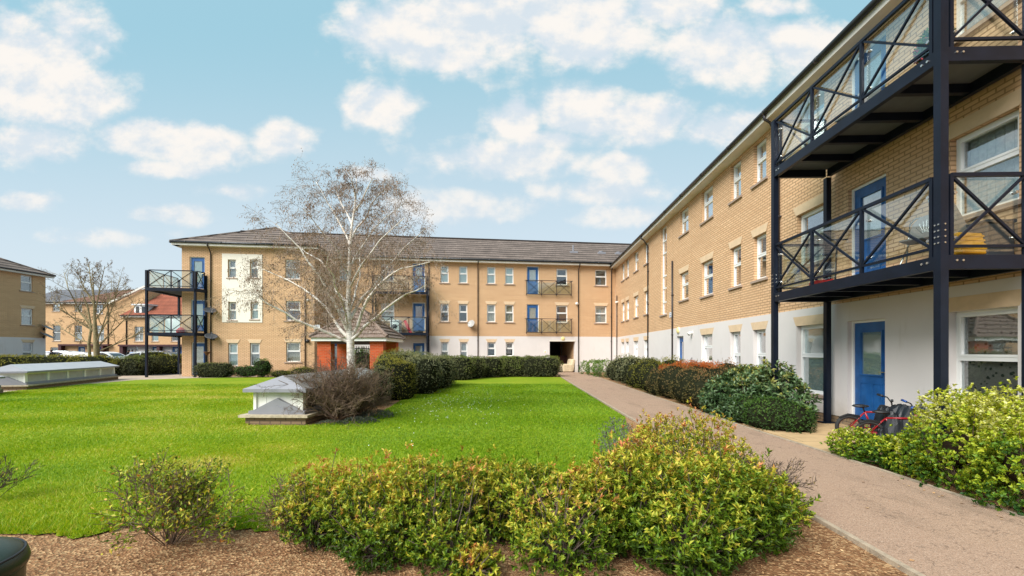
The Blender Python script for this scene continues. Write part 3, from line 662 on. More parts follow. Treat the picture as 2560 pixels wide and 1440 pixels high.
for a, b, ks, i in big:
    for k in ks: z0, z1 = rows[k]; winR.append((FR.x(a, .05), FR.x(b), z0, z1, k, i))
doorx = (FR.x(2121, .0), FR.x(2215))
doorsR = [(doorx[0], doorx[1], .15, 2.17), (doorx[0], doorx[1], 2.84, 4.91), (doorx[0], doorx[1], 5.54, 7.60)]
commd = (FR.x(1693), FR.x(1709.5), .02, 2.2)
stair = (FR.x(1652), FR.x(1666.5), 3.34, 7.62)
extra = [(29.3, 30.2, 6.43, 7.6), (29.3, 30.2, 3.63, 4.9), (29.3, 30.2, .57, 2.17)]
holes = [w[:4] for w in winR] + doorsR + [commd, stair] + extra
ZB = 2.57
wall(rw, 'wall', 0, XE, ZB, 7.70, holes, 'buff_brick', label='buff brick upper wall')
wall(rw, 'wall', .02, XE, .16, ZB, holes, 'white_render', y0=-.018, label='white rendered ground floor wall')
wall(rw, 'plinth', .02, XE, -.05, .16, [commd], 'plinth_brick', y0=-.004)
m = MB(); m.box(.3, XE, 9.6, 9.9, -.05, 7.7); m.box(XE - .3, XE, .3, 9.6, -.05, 7.7); m.box(0, .3, .3, 9.6, -.05, 7.7); m.box(.3, XE - .3, .3, 9.6, -.05, .1); m.build('wall', 'buff_brick', rw)
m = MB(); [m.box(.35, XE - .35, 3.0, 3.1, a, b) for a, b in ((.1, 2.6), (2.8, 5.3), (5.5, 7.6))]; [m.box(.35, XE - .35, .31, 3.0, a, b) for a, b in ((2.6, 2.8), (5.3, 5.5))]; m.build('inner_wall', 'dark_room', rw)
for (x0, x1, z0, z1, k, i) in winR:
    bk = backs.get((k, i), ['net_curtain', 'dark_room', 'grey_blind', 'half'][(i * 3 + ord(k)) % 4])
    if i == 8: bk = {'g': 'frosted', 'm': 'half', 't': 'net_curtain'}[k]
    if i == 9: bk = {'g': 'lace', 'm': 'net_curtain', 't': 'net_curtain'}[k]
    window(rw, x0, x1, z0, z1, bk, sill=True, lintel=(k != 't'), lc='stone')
for e in extra: window(rw, *e, 'half', lintel=e[2] < 6)
for i, d in enumerate(doorsR): door(rw, *d, glazed=['frosted', 'net_curtain', 'net_curtain'][i])
dd_ = door(rw, commd[0], commd[1], commd[2], commd[3], glazed='dark', pane_full=True, handle='left')
window(rw, *stair, 'dark_room', sill=True, segs=[.14, .30, .44, .70, .84], detail=False)
eaves(rw, -.35, XE + .3, 7.70)
hip_roof(rw, -5, XE + .35, -.40, 10.2, 7.88, 10.35, hipL=False)
for px, z0, z1, ov in ((1622, 0, 7.7, .35), (1683.5, 0, 5.65, 0), (1544, 0, 5.6, 0)):
    downpipe(rw, FR.x(px), z0, z1, ov, 0)
downpipe(rw, FR.x(1951), 2.8, 7.7, .35, 0)
downpipe(rw, 32.5, 0, 7.7, .35, 0)
# things on the right wall
def on_wall(F, root, px, z=None, py=None, y=-.001):
    x = F.x(px); zz = z if z is not None else F.z(py, x)
    mt = Matrix.Translation((F.ox, F.oy, 0)) @ Matrix.Rotation(math.atan2(F.s_, F.c), 4, 'Z')
    return mt @ Vector((x, y, zz)), math.atan2(F.s_, F.c)
def round_lamp(F, px, py, r, label, grp='round yellow wall lamps'):
    p, a = on_wall(F, None, px, py=py); e = empty('wall_lamp', p, a, label, 'lamp', grp)
    m = MB(); m.tube([(0, -.001, 0), (0, -.04, 0)], r, 20); m.build('base', 'alarm_white', e, False)
    m = MB(); m.ball((0, -.04, 0), r * .92, .06, r * .92, 16); m.build('diffuser', 'lamp_yellow', e, True)
round_lamp(FR, 1697.5, 826, .15, 'round yellow bulkhead lamp above the narrow blue door of the right wing')
def sign(F, px0, px1, py0, py1, label, lines, name='wall_sign', amber=False):
    p, a = on_wall(F, None, (px0 + px1) / 2, py=(py0 + py1) / 2); w = (F.x(px1) - F.x(px0)) / 2
    Yd = F.oy + F.s_ * F.x(px0); h = (py1 - py0) / FPX * Yd / 2
    e = empty(name, p, a, label, 'sign'); MB().box(-w, w, -.025, -.002, -h, h).build('board', 'sign_white', e)
    m = MB()
    if amber: m.prism([(-w * .7, -h * .6), (w * .7, -h * .6), (0, h * .7)], -.031, -.026); m.build('symbol', 'sign_amber', e)
    else:
        for r in range(lines):
            z = h * (.45 - .85 * r / max(1, lines - 1)) if lines > 1 else 0; x = -w * (.8 if r else .62)
            xe = -x
            while x < xe - .05:
                g = random.uniform(.6, 1.0) * w * .13; m.box(x, x + g, -.030, -.026, z - h * .17, z + h * .17); x += g + w * .05 + (w * .1 if random.random() < .25 else 0)
        m.build('lettering', 'sign_ink', e)
sign(FR, 1674.5, 1680.5, 781, 793, 'small white sign beside the downpipe on the right wing', 2)
def gadget(F, px, py, label, name, cat, s=.1, mat='alarm_white', grp=None):
    p, a = on_wall(F, None, px, py=py); e = empty(name, p, a, label, cat, grp)
    m = MB(); m.tube([(0, -.001, 0), (0, -.04, 0)], s * .5, 12); m.build('bracket', mat, e)
    m = MB(); m.tube([(0, -.04, 0), (0, -.09, -.01), (.02, -.18, -.05)], [s * .35, s * .5, s * .55], 12); m.build('head', mat, e, True)
gadget(FR, 1732, 832, 'small white spotlight on the render right of the narrow blue door', 'spotlight', 'light', .13)
gadget(FR, 1545, 755, 'small white camera high on the right wing near the inner corner', 'security_camera', 'camera', .14)
p, a = on_wall(FR, None, 1732, py=898); e = empty('hose_hook', p, a, 'curled grey pipe outlet low on the white render', 'pipe outlet')
MB().tube([(0, -.01, -.14), (0, -.06, -.14), (0, -.08, -.02), (0, -.06, .05), (0, -.02, .05)], .018, 8).build('hook', 'grey_plastic', e, True)
#@@BACK
SM = .13; angM = math.atan(SM); MO = (-19.5, 31.6 - SM * (7.7 + 19.5))
ml = empty('apartment_building', (*MO, 0), angM, 'rear brick range with brown tiled roof and a projecting hipped end block at its left', 'building', 'three storey apartment buildings')
FM = Facade(ml, MO[0], MO[1], angM)
XM = (7.7 - MO[0]) / math.cos(angM)
def zrow(py, px): return FM.z(py, FM.x(px))
tT = (FM.z(706.5, FM.x(1120)), FM.z(664, FM.x(1120))); tM = (FM.z(804, FM.x(1160)), FM.z(760, FM.x(1160))); tG = (FM.z(890, FM.x(1228)), FM.z(855.5, FM.x(1228)))
ZE = FM.z(660.5, FM.x(1300)); ZBm = FM.z(841, FM.x(1300))
WM = []
for a, b in ((1101, 1121.5), (1147.5, 1168.5), (1217.5, 1238.5), (1263, 1284)):
    WM += [(a, b, tT, 0), (a, b, tM, 1)]
WM += [(1102.5, 1121, (.75, tG[1]), 1), (1150.5, 1168.5, (.75, tG[1]), 1), (1218.5, 1238.5, tG, 1), (1264.5, 1283.5, tG, 1)]
WM += [(848, 876.5, tT, 0), (847.5, 876.5, tM, 1), (953, 984.5, tT, 0), (952, 985.6, tM, 0),
       (1391, 1418.5, tT, 0), (1390.5, 1419, tM, 1), (1488, 1516.8, (FM.z(713.5, FM.x(1500)), tT[1]), 0), (1488, 1517, tM, 1)]
dT = (FM.z(735, FM.x(1332)), FM.z(665.5, FM.x(1332))); dM = (FM.z(830, FM.x(1332)), FM.z(760.5, FM.x(1332)))
DM = [(1317, 1347, dT, 'net_curtain'), (1317, 1347, dM, 'net_curtain'), (1031, 1062.5, dT, 'net_curtain'), (1031, 1063, dM, 'pink_curtain'), (1031, 1062.5, (.05, FM.z(856, FM.x(1045))), 'frosted'), (829, 857, (.05, FM.z(856, FM.x(840))), 'frosted')]
arch = (FM.x(1374), FM.x(1437), -.05, FM.z(853.5, FM.x(1400)))
hM = [(FM.x(a), FM.x(b), z[0], z[1]) for a, b, z, _ in WM] + [(FM.x(a), FM.x(b), z[0], z[1]) for a, b, z, _ in DM]
wall(ml, 'wall', 0, XM, ZBm, ZE, hM, 'buff_brick', label='buff brick upper wall')
wall(ml, 'wall', 0, XM - .02, -.05, ZBm, hM + [arch], 'white_render', y0=-.018, label='white rendered ground floor wall')
m = MB(); DP = 10.0
m.box(0, XM, DP, DP + .3, ZBm, ZE); m.box(0, arch[0] - .3, DP, DP + .3, -.05, ZBm); m.box(arch[1] + .2, XM, DP, DP + .3, -.05, ZBm)
m.box(0, .3, .3, DP, -.05, ZE); m.box(XM - .3, XM, .3, DP, -.05, ZE); m.box(arch[0] - .3, arch[0] - .001, .3, DP, -.05, arch[3] + .2); m.box(arch[1] + .001, arch[1] + .3, .3, DP, -.05, arch[3] + .2)
m.build('wall', 'buff_brick', ml)
m = MB(); m.box(arch[0], arch[1], .3, DP, arch[3], arch[3] + .1); m.box(.3, XM - .3, 2.9, 3.0, ZBm + .1, ZE); m.box(.3, arch[0] - .4, 2.9, 3.0, 0, ZBm); m.box(arch[1] + .4, XM - .3, 2.9, 3.0, 0, ZBm); m.box(.3, XM - .3, .31, 2.9, 5.35, 5.45); m.box(.3, XM - .3, .31, 2.9, ZBm + .12, ZBm + .2)
# the dark doorway wall that closes most of the passage
m.box(arch[0] + .55, arch[1], 4.5, 4.7, 0, arch[3]); m.build('inner_wall', 'dark_room', ml)
m = MB(); m.box(arch[0] - .02, arch[1] + .02, -.045, -.019, arch[3], arch[3] + .07); m.build('door_head', 'fascia', ml)
bkM = ['net_curtain', 'dark_room', 'half', 'grey_blind', 'cream_curtain', 'net_curtain', 'brown_item', 'dark_room']
for j, (a, b, z, l) in enumerate(WM):
    bk = bkM[(j * 5 + 1) % 8]
    if 1217 < a < 1270: bk = ['frosted', 'cream_curtain', 'dark_room'][0 if z is tT else 1 if z is tM else 2]
    if 1100 < a < 1152: bk = 'frosted' if z is tT else ('dark_room' if z is tM else 'net_curtain')
    window(ml, FM.x(a), FM.x(b), z[0], z[1], bk, sill=True, lintel=bool(l))
for a, b, z, g in DM: door(ml, FM.x(a), FM.x(b), z[0], z[1], glazed=g, handle='right')
eaves(ml, 7.2, XM - .30, ZE); hip_roof(ml, -1.0, XM + 6, -.40, 10.8, ZE + .18, 10.9, hipL=False, hipR=False)
for px, ov in ((1194.7, .35), (1445.8, .35), (1528, .35)): downpipe(ml, FM.x(px), 0, ZE, ov, 0)
downpipe(ml, FM.x(1072.5), 0, ZE, 0, 0); downpipe(ml, FM.x(819), 0, ZE, .35, 0)
def juliet(z, x0, x1):
    m = MB(); y = -.22; zb, zt = z + .06, z + 1.05
    m.bar((x0 - .12, y, zt), (x1 + .12, y, zt), .04); m.bar((x0, y, zb), (x1, y, zb), .035)
    for i in range(4):
        x = x0 + (x1 - x0) * i / 3; m.bar((x, y, zb - .1), (x, y, zt), .035); m.bar((x, y, zb), (x, 0, zb), .03); m.bar((x, y, zt - .05), (x, 0, zt - .05), .03) if i in (0, 3) else None
        if i < 3: xn = x0 + (x1 - x0) * (i + 1) / 3; m.bar((x, y, zb), (xn, y, zt), .022); m.bar((x, y, zt), (xn, y, zb), .022)
    o = m.build('juliet_balcony', 'navy_steel', ml)
    for i in range(3): a = x0 + (x1 - x0) * i / 3; MB().box(a + .03, a + (x1 - x0) / 3 - .03, y + .03, y + .038, zb + .05, zt - .12).build('glass_panel', 'balcony_glass', o)
for z in (dT[0] - .1, dM[0] - .1): juliet(z, FM.x(1313) + .05, FM.x(1426.5))
for px, h_ in ((1433, .55), (1502, .14), (1545, .12), (905, .14), (935, .5)):
    m = MB(); x = FM.x(px, 2.2); zz = ZE + .18 + (2.2 + .4) * (10.9 - ZE - .18) / 5.6
    m.tube([(x, 2.2, zz - .1), (x, 2.2, zz + h_)], .06 if h_ > .3 else .16, 10); m.box(x - .3, x + .3, 1.9, 2.5, zz - .13, zz + .02)
    m.build('roof_vent', 'zinc_roof', ml)
# left end block (same building)
AL = math.atan(.13); LO = (-20.25, 26.0); LL = empty('tmp_frame', (0, 0, 0)); bpy.data.objects.remove(LL)
FL = Facade(ml, LO[0], LO[1], AL)
# its local frame is the rear range's frame shifted: same heading, so convert once
ca, sa = math.cos(angM), math.sin(angM); dxw, dyw = LO[0] - MO[0], LO[1] - MO[1]
LX, LY = dxw * ca + dyw * sa, -dxw * sa + dyw * ca        # block origin in the rear range's frame
class Shift(MB):
    def build(s, *a, **k):
        s.v = [(x + LX, y + LY, z) for x, y, z in s.v]; return super().build(*a, **k)
_MB = MB
MB = Shift
XL = FL.x(786)
def zl(py, px): return FL.z(py, FL.x(px))
zLE = zl(619, 600)
WL = [(570, 590.5, (zl(694, 580), zl(649, 580)), 0, 'net_curtain'), (625, 645, (zl(694, 635), zl(649, 635)), 0, 'grey_blind'), (571, 591, (zl(800, 580), zl(755, 580)), 0, 'half'), (627, 646, (zl(798, 635), zl(755, 635)), 0, 'frosted'),
      (570, 594.5, (zl(915, 580), zl(857.5, 580)), 1, 'frosted'), (624.5, 649.5, (zl(915, 635), zl(857.5, 635)), 1, 'net_curtain'),
      (713, 749.5, (zl(697.5, 730), zl(649, 730)), 0, 'net_curtain'), (714.5, 751, (zl(801, 730), zl(752, 730)), 0, 'brown_item'), (715, 751, (zl(904.5, 730), zl(856, 730)), 1, 'cream_curtain')]
DL = [(474, 512, (zl(722, 490), zl(642, 490)), 'frosted'), (477, 514, (zl(829, 490), zl(749, 490)), 'frosted'), (478.5, 515.5, (.05, zl(856, 490)), 'cream_curtain')]
hL = [(FL.x(w[0]), FL.x(w[1]), w[2][0], w[2][1]) for w in WL] + [(FL.x(w[0]), FL.x(w[1]), w[2][0], w[2][1]) for w in DL]
wall(ml, 'wall', 0, XL, -.05, zLE, hL, 'buff_brick', label='buff brick end block wall')
pn = (FL.x(555.5), FL.x(656), zl(806, 600), zl(635, 600)); wall(ml, 'render_panel', *pn, [h for h in hL if pn[0] < h[0] < pn[1] and h[2] > 3], 'cream_panel', y0=-.03, thick=-.001)
m = MB(); m.box(0, .3, .3, 4.6, -.05, zLE); m.box(XL - .3, XL, .3, 3.6, -.05, zLE); m.build('wall', 'buff_brick', ml)
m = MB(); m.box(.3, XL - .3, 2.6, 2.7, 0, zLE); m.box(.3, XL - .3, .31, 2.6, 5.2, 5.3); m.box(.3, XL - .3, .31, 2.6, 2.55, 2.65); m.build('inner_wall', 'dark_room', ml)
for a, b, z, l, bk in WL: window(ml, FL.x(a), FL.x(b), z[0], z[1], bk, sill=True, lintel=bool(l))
for a, b, z, g in DL: door(ml, FL.x(a), FL.x(b), z[0], z[1], glazed=g, handle='left' if z[0] < 1 else 'right', pane_full=True)
eaves(ml, -.35, XL + .3, zLE)
# hipped roof of the end block, ridge running back
m = MB(); e = .42; hw = XL / 2; zr = 10.25
v = [(-e, -e, zLE + .18), (XL + e, -e, zLE + .18), (XL + e, 9.0, zLE + .18), (-e, 9.0, zLE + .18), (hw, hw * .98, zr + .1), (hw, 9.0, zr + .1)]
m.add(v, [(0, 1, 4), (1, 2, 5, 4), (3, 0, 4, 5), (2, 3, 5), (0, 3, 2, 1)]); o = m.build('roof', 'roof_tile', ml)
m = MB(); m.tube([v[0], v[4]], .08, 6); m.tube([v[1], v[4]], .08, 6); m.tube([v[4], v[5]], .09, 6); m.build('ridge_tiles', 'roof_tile', o)
m = MB(); m.box(-.37, -.35, -.37, 9, zLE - .02, zLE + .17); m.box(-.35, 0, -.35, 9, zLE - .02, zLE - .001); m.build('fascia', 'fascia', ml)
m = MB(); m.box(XL + .35, XL + .37, -.37, 3, zLE - .02, zLE + .17); m.box(XL, XL + .35, -.35, 3, zLE - .02, zLE - .001); m.build('fascia', 'fascia', ml)
m = MB(); m.tube([(XL + .42, -.4, zLE + .14), (XL + .42, 3, zLE + .14)], .062, 8); m.tube([(-.42, -.4, zLE + .14), (-.42, 9, zLE + .14)], .062, 8); m.build('gutter', 'gutter_black', ml, True)
downpipe(ml, FL.x(528), 0, zLE, .35, 0); downpipe(ml, FL.x(763.5), 0, zl(730, 763), 0, 0); 
MB = _MB
sign(FL, 784.5, 800, 812, 823, 'white name sign with blue lettering on the brick left of the pavilion roof', 2)
gadget(FL, 770, 852, 'small black floodlight beside the thin downpipe left of the pavilion', 'floodlight', 'light', .2, 'gutter_black')
gadget(FL, 771, 750, 'small white camera high on the end block beside the thin downpipe', 'security_camera', 'camera', .14)
round_lamp(FM, 1407, 846.5, .16, 'round yellow bulkhead lamp above the open passage entrance')
sign(FM, 1359.5, 1366, 876, 882.5, 'small amber triangle warning sign left of the passage entrance', 1, 'warning_sign', True)
gadget(FM, 1441, 759, 'white camera on the brick between the upper windows of the rear range', 'security_camera', 'camera', .2)
def dish(F, px, py, r, yaw, tilt, mat, label, grp='satellite dishes on the walls'):
    p, a = on_wall(F, None, px, py=py); e = empty('satellite_dish', p, a, label, 'satellite dish', grp)
    m = MB(); m.tube([(0, -.001, -.1), (0, -.22, -.1), (0, -.25, 0)], .018, 8); m.box(-.06, .06, -.02, -.001, -.2, 0); m.build('bracket', 'pipe_brown', e)
    q = MB(); prof = [(r * i / 6, .16 * r * (i / 6) ** 2) for i in range(7)]; n = 24
    for i, (rr, zz) in enumerate(prof):
        for k in range(n): q.v.append((rr * math.cos(2 * math.pi * k / n), -zz, rr * math.sin(2 * math.pi * k / n) * 1.0))
    for i in range(6):
        for k in range(n): q.f.append([i * n + k, i * n + (k + 1) % n, (i + 1) * n + (k + 1) % n, (i + 1) * n + k]); q.m.append(0)
    q.tube([(0, -.02, -r * .95), (0, -.35 * r - .15, -r * .9), (0, -r * 1.0, -r * .35)], .012, 6); q.tube([(0, -r * .93, -r * .3), (0, -r * 1.1, -r * .42)], .035, 8)
    o = q.build('reflector', mat, e, True); o.location = (0, -.27, .02); o.rotation_euler = (R(-tilt), 0, R(yaw))
    s = o.modifiers.new('thickness', 'SOLIDIFY'); s.thickness = .008
dish(FM, 1178, 811, .28, -35, 22, 'dish_light', 'pale grey satellite dish below the upper windows of the rear range')
dish(FL, 531, 779, .34, 35, 58, 'dish_dark', 'upper dark dish on the downpipe beside the corner balcony')
dish(FL, 534, 843, .34, 35, 58, 'dish_dark', 'lower dark dish on the downpipe beside the corner balcony')
#@@BALCONIES
def railing(root, p0, p1, z, npan, h=1.05, detail=True):
    p0 = Vector((*p0, z)); p1 = Vector((*p1, z)); d = p1 - p0; up = Vector((0, 0, 1)); m = MB(); zb, zt = .12, h
    m.bar(p0 + up * zt, p1 + up * zt, .05); m.bar(p0 + up * zb, p1 + up * zb, .035)
    nrm = Vector((-d.y, d.x, 0)).normalized(); gs = []
    for i in range(npan + 1):
        q = p0 + d * i / npan; m.bar(q + up * 0, q + up * zt, .045)
        if i < npan:
            q2 = p0 + d * (i + 1) / npan; m.bar(q + up * zb, q2 + up * zt, .03); m.bar(q + up * zt, q2 + up * zb, .03); gs.append((q, q2))
    o = m.build('railing', 'navy_steel', root)
    for q, q2 in gs:
        dd_ = (q2 - q).normalized(); a = q + dd_ * .05 + nrm * .045; b = q2 - dd_ * .05 + nrm * .045; t = nrm * .008
        g = MB(); g.add([a + up * .06, b + up * .06, b + up * .06 + t, a + up * .06 + t, a + up * (zt - .03), b + up * (zt - .03), b + up * (zt - .03) + t, a + up * (zt - .03) + t],
                        [(0, 3, 2, 1), (4, 5, 6, 7), (0, 1, 5, 4), (1, 2, 6, 5), (2, 3, 7, 6), (3, 0, 4, 7)])
        g.build('glass_panel', 'balcony_glass', o)
        if detail:
            c = MB()
            for pt, s in ((a, 1), (b, -1)):
                for zz in (.24, zt - .22): k = pt + dd_ * s * .035 + up * zz; c.tube([k - nrm * .03, k + nrm * .025], .022, 10)
            c.build('glass_clamp', 'steel', o)
    return o
# steel balcony tower of the right wing, in that wing's frame: x along the wall (35.5-...), y = outward negative
bt = empty('steel_balcony', (*RO, 0), ang, 'navy steel two deck balcony tower with glass railings in front of the blue doors', 'balcony', 'steel balconies on posts')
xa, xb, yo, yi = 31.6 - 9.18, 31.6 - 5.49, 5.44 - 6.75, -.19
for (x, y) in ((xa, yo), (xb, yo), (xa, yi), (xb, yi)):
    top = 6.56 if y == yo else 5.3
    m = MB(); m.box(x - .05, x + .05, y - .05, y + .05, -.05, top); m.box(x - .13, x + .13, y - .13, y + .13, .0, .02); m.mi = 1; b = m
    for zz in (3.12, 3.2, 3.04, 2.96): 
        for sx in (-.04, .04): b.tube([(x + sx * .6, y - .049, zz), (x + sx * .6, y - .060, zz)], .011, 8)
    for zz in (3.12, 3.2, 3.04, 2.96): b.tube([(x + .049, y + .0, zz), (x + .060, y, zz)], .011, 8)
    m.build('post', ['navy_steel', 'steel'], bt)
for z0 in (2.62, 5.32):
    m = MB(); m.mi = 0
    for (a, b, c, d) in ((xa + .052, xb - .052, yo - .04, yo + .04), (xa + .052, xb - .052, yi - .04, yi + .04)): m.box(a, b, c, d, z0, z0 + .18)
    for x in (xa, xb): m.box(x - .035, x + .035, yo + .052, yi - .052, z0, z0 + .18)
    for i in range(1, 5): x = xa + (xb - xa) * i / 5; m.box(x - .04, x + .04, yo + .042, yi - .042, z0 + .02, z0 + .15)
    m.mi = 1; m.box(xa + .04, xb - .04, yo + .042, -.03, z0 + .152, z0 + .172)
    m.mi = 2; m.box(xa + .05, xb - .05, yo + .05, -.035, z0 + .176, z0 + .2)
    m.mi = 3; b = m
    for x in (xa + .14, xa + .22, xb - .14, xb - .22): b.tube([(x, yo - .04, z0 + .11), (x, yo - .052, z0 + .11)], .016, 8)
    for y in (yo + .16, yo + .24): b.tube([(xb + .034, y, z0 + .11), (xb + .048, y, z0 + .11)], .014, 8)
    m.build('deck', ['navy_steel', 'deck_under', 'deck_board', 'steel'], bt)
    zt = z0 + .18
    railing(bt, (xa + .02, yo), (xb - .12, yo), zt, 3); railing(bt, (xb, yo + .12), (xb, yi - .05), zt, 1); railing(bt, (xa, yi - .05), (xa, yo + .12), zt, 1)
# corner balcony of the end block
cb = empty('steel_balcony', (0, 0, 0), 0, 'navy steel two deck corner balcony on tall posts left of the end block', 'balcony', 'steel balconies on posts')
Q1, Q2, Q3, Q4 = P(366.5, 25.1), P(488, 25.5), P(515, 26.15), P(447.5, 28.2)
Q5 = P(462, 28.4)
def rel_posts():
    for q, t in ((Q1, 6.35), (Q2, 6.35), (Q3, 6.2), (Q4, 6.3)):
        m = MB(); m.box(q.x - .055, q.x + .055, q.y - .055, q.y + .055, -.03, t); m.build('post', 'navy_steel', cb)
rel_posts()
c0 = Vector((LO[0], LO[1], 0)); c1 = c0 + Vector((-math.sin(AL), math.cos(AL), 0)) * 2.2
for z0 in (2.47, 5.13):
    m = MB(); m.mi = 0
    ring = [Q1, Q2, Q3]; 
    for a, b in ((Q1, Q2), (Q2, Q3), (Q4, Q1), (Q4, Q5)): m.tube([(a.x, a.y, z0 + .1), (b.x, b.y, z0 + .1)], .13, 4)
    poly = [(Q1.x, Q1.y), (Q2.x, Q2.y), (Q3.x, Q3.y - .04), (c0.x - .02, c0.y - .05), (c1.x - .03, c1.y), (Q4.x, Q4.y)]
    m.mi = 1; m.prismz(poly, z0 + .09, z0 + .11); m.mi = 2; m.prismz(poly, z0 + .12, z0 + .15)
    m.build('deck', ['navy_steel', 'deck_under', 'deck_board'], cb)
    zt = z0 + .19
    def sh(a, b, k): d = (b - a).normalized(); return (a + d * k)
    railing(cb, sh(Q1, Q2, .12)[:2], sh(Q2, Q1, .12)[:2], zt, 2, detail=False); railing(cb, sh(Q2, Q3, .1)[:2], sh(Q3, Q2, .1)[:2], zt, 1, detail=False); railing(cb, sh(Q4, Q1, .12)[:2], sh(Q1, Q4, .12)[:2], zt, 2, detail=False)
# balcony behind the birch, in front of the rear range
rb = empty('steel_balcony', (*MO, 0), angM, 'navy steel balcony tower on the rear range behind the birch tree', 'balcony', 'steel balconies on posts')
x0, x1, yo2 = FM.x(932, -1.2), FM.x(1068, -1.2), -1.2
for x, y in ((x0, yo2), (x1, yo2), (x0, -.15), (x1, -.15)):
    MB().box(x - .05, x + .05, y - .05, y + .05, -.03, 6.65 if y == yo2 else 5.4).build('post', 'navy_steel', rb)
for z0 in (dM[0] - .33, dT[0] - .33):
    m = MB(); m.mi = 0; m.box(x0 + .07, x1 - .07, yo2 - .04, yo2 + .04, z0, z0 + .18)
    for x in (x0, x1): m.box(x - .035, x + .035, yo2 + .07, -.24, z0, z0 + .18)
    m.mi = 1; m.box(x0 + .04, x1 - .04, yo2 + .042, -.03, z0 + .15, z0 + .17); m.mi = 2; m.box(x0 + .05, x1 - .05, yo2 + .05, -.035, z0 + .175, z0 + .195)
    m.build('deck', ['navy_steel', 'deck_under', 'deck_board'], rb)
    railing(rb, (x0 + .08, yo2), (x1 - .08, yo2), z0 + .18, 3, detail=False); railing(rb, (x1, yo2 + .08), (x1, -.2), z0 + .18, 1, detail=False); railing(rb, (x0, -.2), (x0, yo2 + .08), z0 + .18, 1, detail=False)
matR = Matrix.Translation((RO[0], RO[1], 0)) @ Matrix.Rotation(ang, 4, 'Z')
matM = Matrix.Translation((MO[0], MO[1], 0)) @ Matrix.Rotation(angM, 4, 'Z')
def atR(Y, a, z): return matR @ Vector((31.6 - Y, a - 6.75, z))
#@@THINGS
def folding_chair(loc, rz, label, folded=False, s=1.0):
    e = empty('folding_chair', loc, rz, label, 'chair', 'folding chairs on the balcony')
    if folded: e.rotation_euler = (R(-14), 0, rz)
    a = R(6 if folded else 14)
    def bp(x, h, o=0): return Vector((x, -.05 + .23 - (h - .42) * -math.sin(a) - o, h)) if not folded else Vector((x, h * math.sin(a) - o, h))
    m = MB()
    for sx in (-.21, .21): m.tube([bp(sx, .0), bp(sx, .42), bp(sx, .78)], .011, 6)
    m.tube([bp(-.21, .78), bp(-.15, .86), bp(.15, .86), bp(.21, .78)], .011, 6)
    if not folded:
        for sx in (-.2, .2): m.tube([(sx, -.24, 0), (sx, .2, .45)], .011, 6)
    else:
        for zz in (.22, .30, .12): m.tube([bp(-.2, zz, .03), bp(.2, zz, .03)], .008, 6)
    m.build('frame', 'steel', e, True)
    # rounded backrest shell with fan slits
    n = 9; m = MB(); pts = []
    for i in range(n + 1): t = math.pi * i / n; pts.append((.20 * math.cos(t), .58 + (.30 if not folded else .42) * math.sin(t) ** .8))
    lo = .50 if not folded else .42
    poly = [(.20, lo), *pts, (-.20, lo)]
    for o_ in (0, .022): m.add([bp(x, z, o_) for x, z in poly], [tuple(range(len(poly)))])
    k = len(poly); m.add([bp(x, z, 0) for x, z in poly] + [bp(x, z, .022) for x, z in poly], [(i, (i + 1) % k, (i + 1) % k + k, i + k) for i in range(k)])
    b = m.build('backrest', 'grey_plastic', e)
    m = MB()
    for i in range(7): t = R(35 + 110 * i / 6); m.tube([bp(.05 * math.cos(t), lo + .06 + .04 * math.sin(t), .026), bp(.15 * math.cos(t), lo + .06 + .24 * math.sin(t), .026)], .005, 4)
    m.build('slit', 'steel', b)
    if not folded: m = MB(); m.box(-.2, .2, -.22, .17, .42, .45); m.build('seat', 'grey_plastic', e, bev=.012)
    else: m = MB(); m.add([bp(x, z, o_) for o_ in (.035, .06) for x, z in ((-.19, .05), (.19, .05), (.19, .42), (-.19, .42))], [(0, 1, 2, 3), (7, 6, 5, 4), (0, 4, 5, 1), (1, 5, 6, 2), (2, 6, 7, 3), (3, 7, 4, 0)]); m.build('seat', 'grey_plastic', e)
    e.scale = (s, s, s)
DZ = 2.83
folding_chair(atR(6.55, 6.15, DZ), R(-60), 'open grey folding chair with fan slit back beside the middle deck door')
folding_chair(atR(5.85, 6.18, DZ), R(15), 'folded grey chair standing upright behind the frontal balcony rail', True, 1.22)
def boxthing(name, label, cat, loc, rz, sx, sy, sz, mat, lid=True, bev=.02):
    e = empty(name, loc, rz, label, cat); MB().box(-sx / 2, sx / 2, -sy / 2, sy / 2, 0, sz).build('body', mat, e, bev=bev)
    if lid: MB().box(-sx / 2 - .015, sx / 2 + .015, -sy / 2 - .015, sy / 2 + .015, sz + .002, sz + .05).build('lid', mat, e, bev=.012)
    return e
boxthing('storage_chest', 'dark grey plastic storage chest on the middle deck behind the glass', 'chest', atR(6.1, 6.45, DZ), ang, .75, .38, .46, 'chest_dark')
yc = boxthing('crate', 'yellow crate lying open on the middle deck beside the folded chair', 'crate', atR(5.68, 5.95, DZ), R(8), .40, .2, .30, 'yellow_plastic', False)
yc.rotation_euler = (R(-10), 0, R(8))
m = MB(); [m.box(-.2, .2, -.108, -.102, z, z + .02) for z in (.06, .12, .18, .24)]; m.build('rib', 'yellow_plastic', yc)
e = empty('bicycle_trolley', atR(8.3, 6.1, DZ), ang, 'black folded scooter standing at the far end of the middle deck', 'scooter')
m = MB(); m.tube([(0, 0, .1), (.05, 0, .9)], .016, 8); m.tube([(.05, -.2, .9), (.05, .2, .9)], .014, 8); m.box(-.35, .1, -.05, .05, .08, .11); m.build('frame', 'black_plastic', e)
m = MB(); m.torus((.04, 0, .07), (0, 1, 0), .055, .016, 16, 6); m.torus((-.36, 0, .07), (0, 1, 0), .055, .016, 16, 6); m.build('wheel', 'tyre', e, True)
e.name = 'scooter'
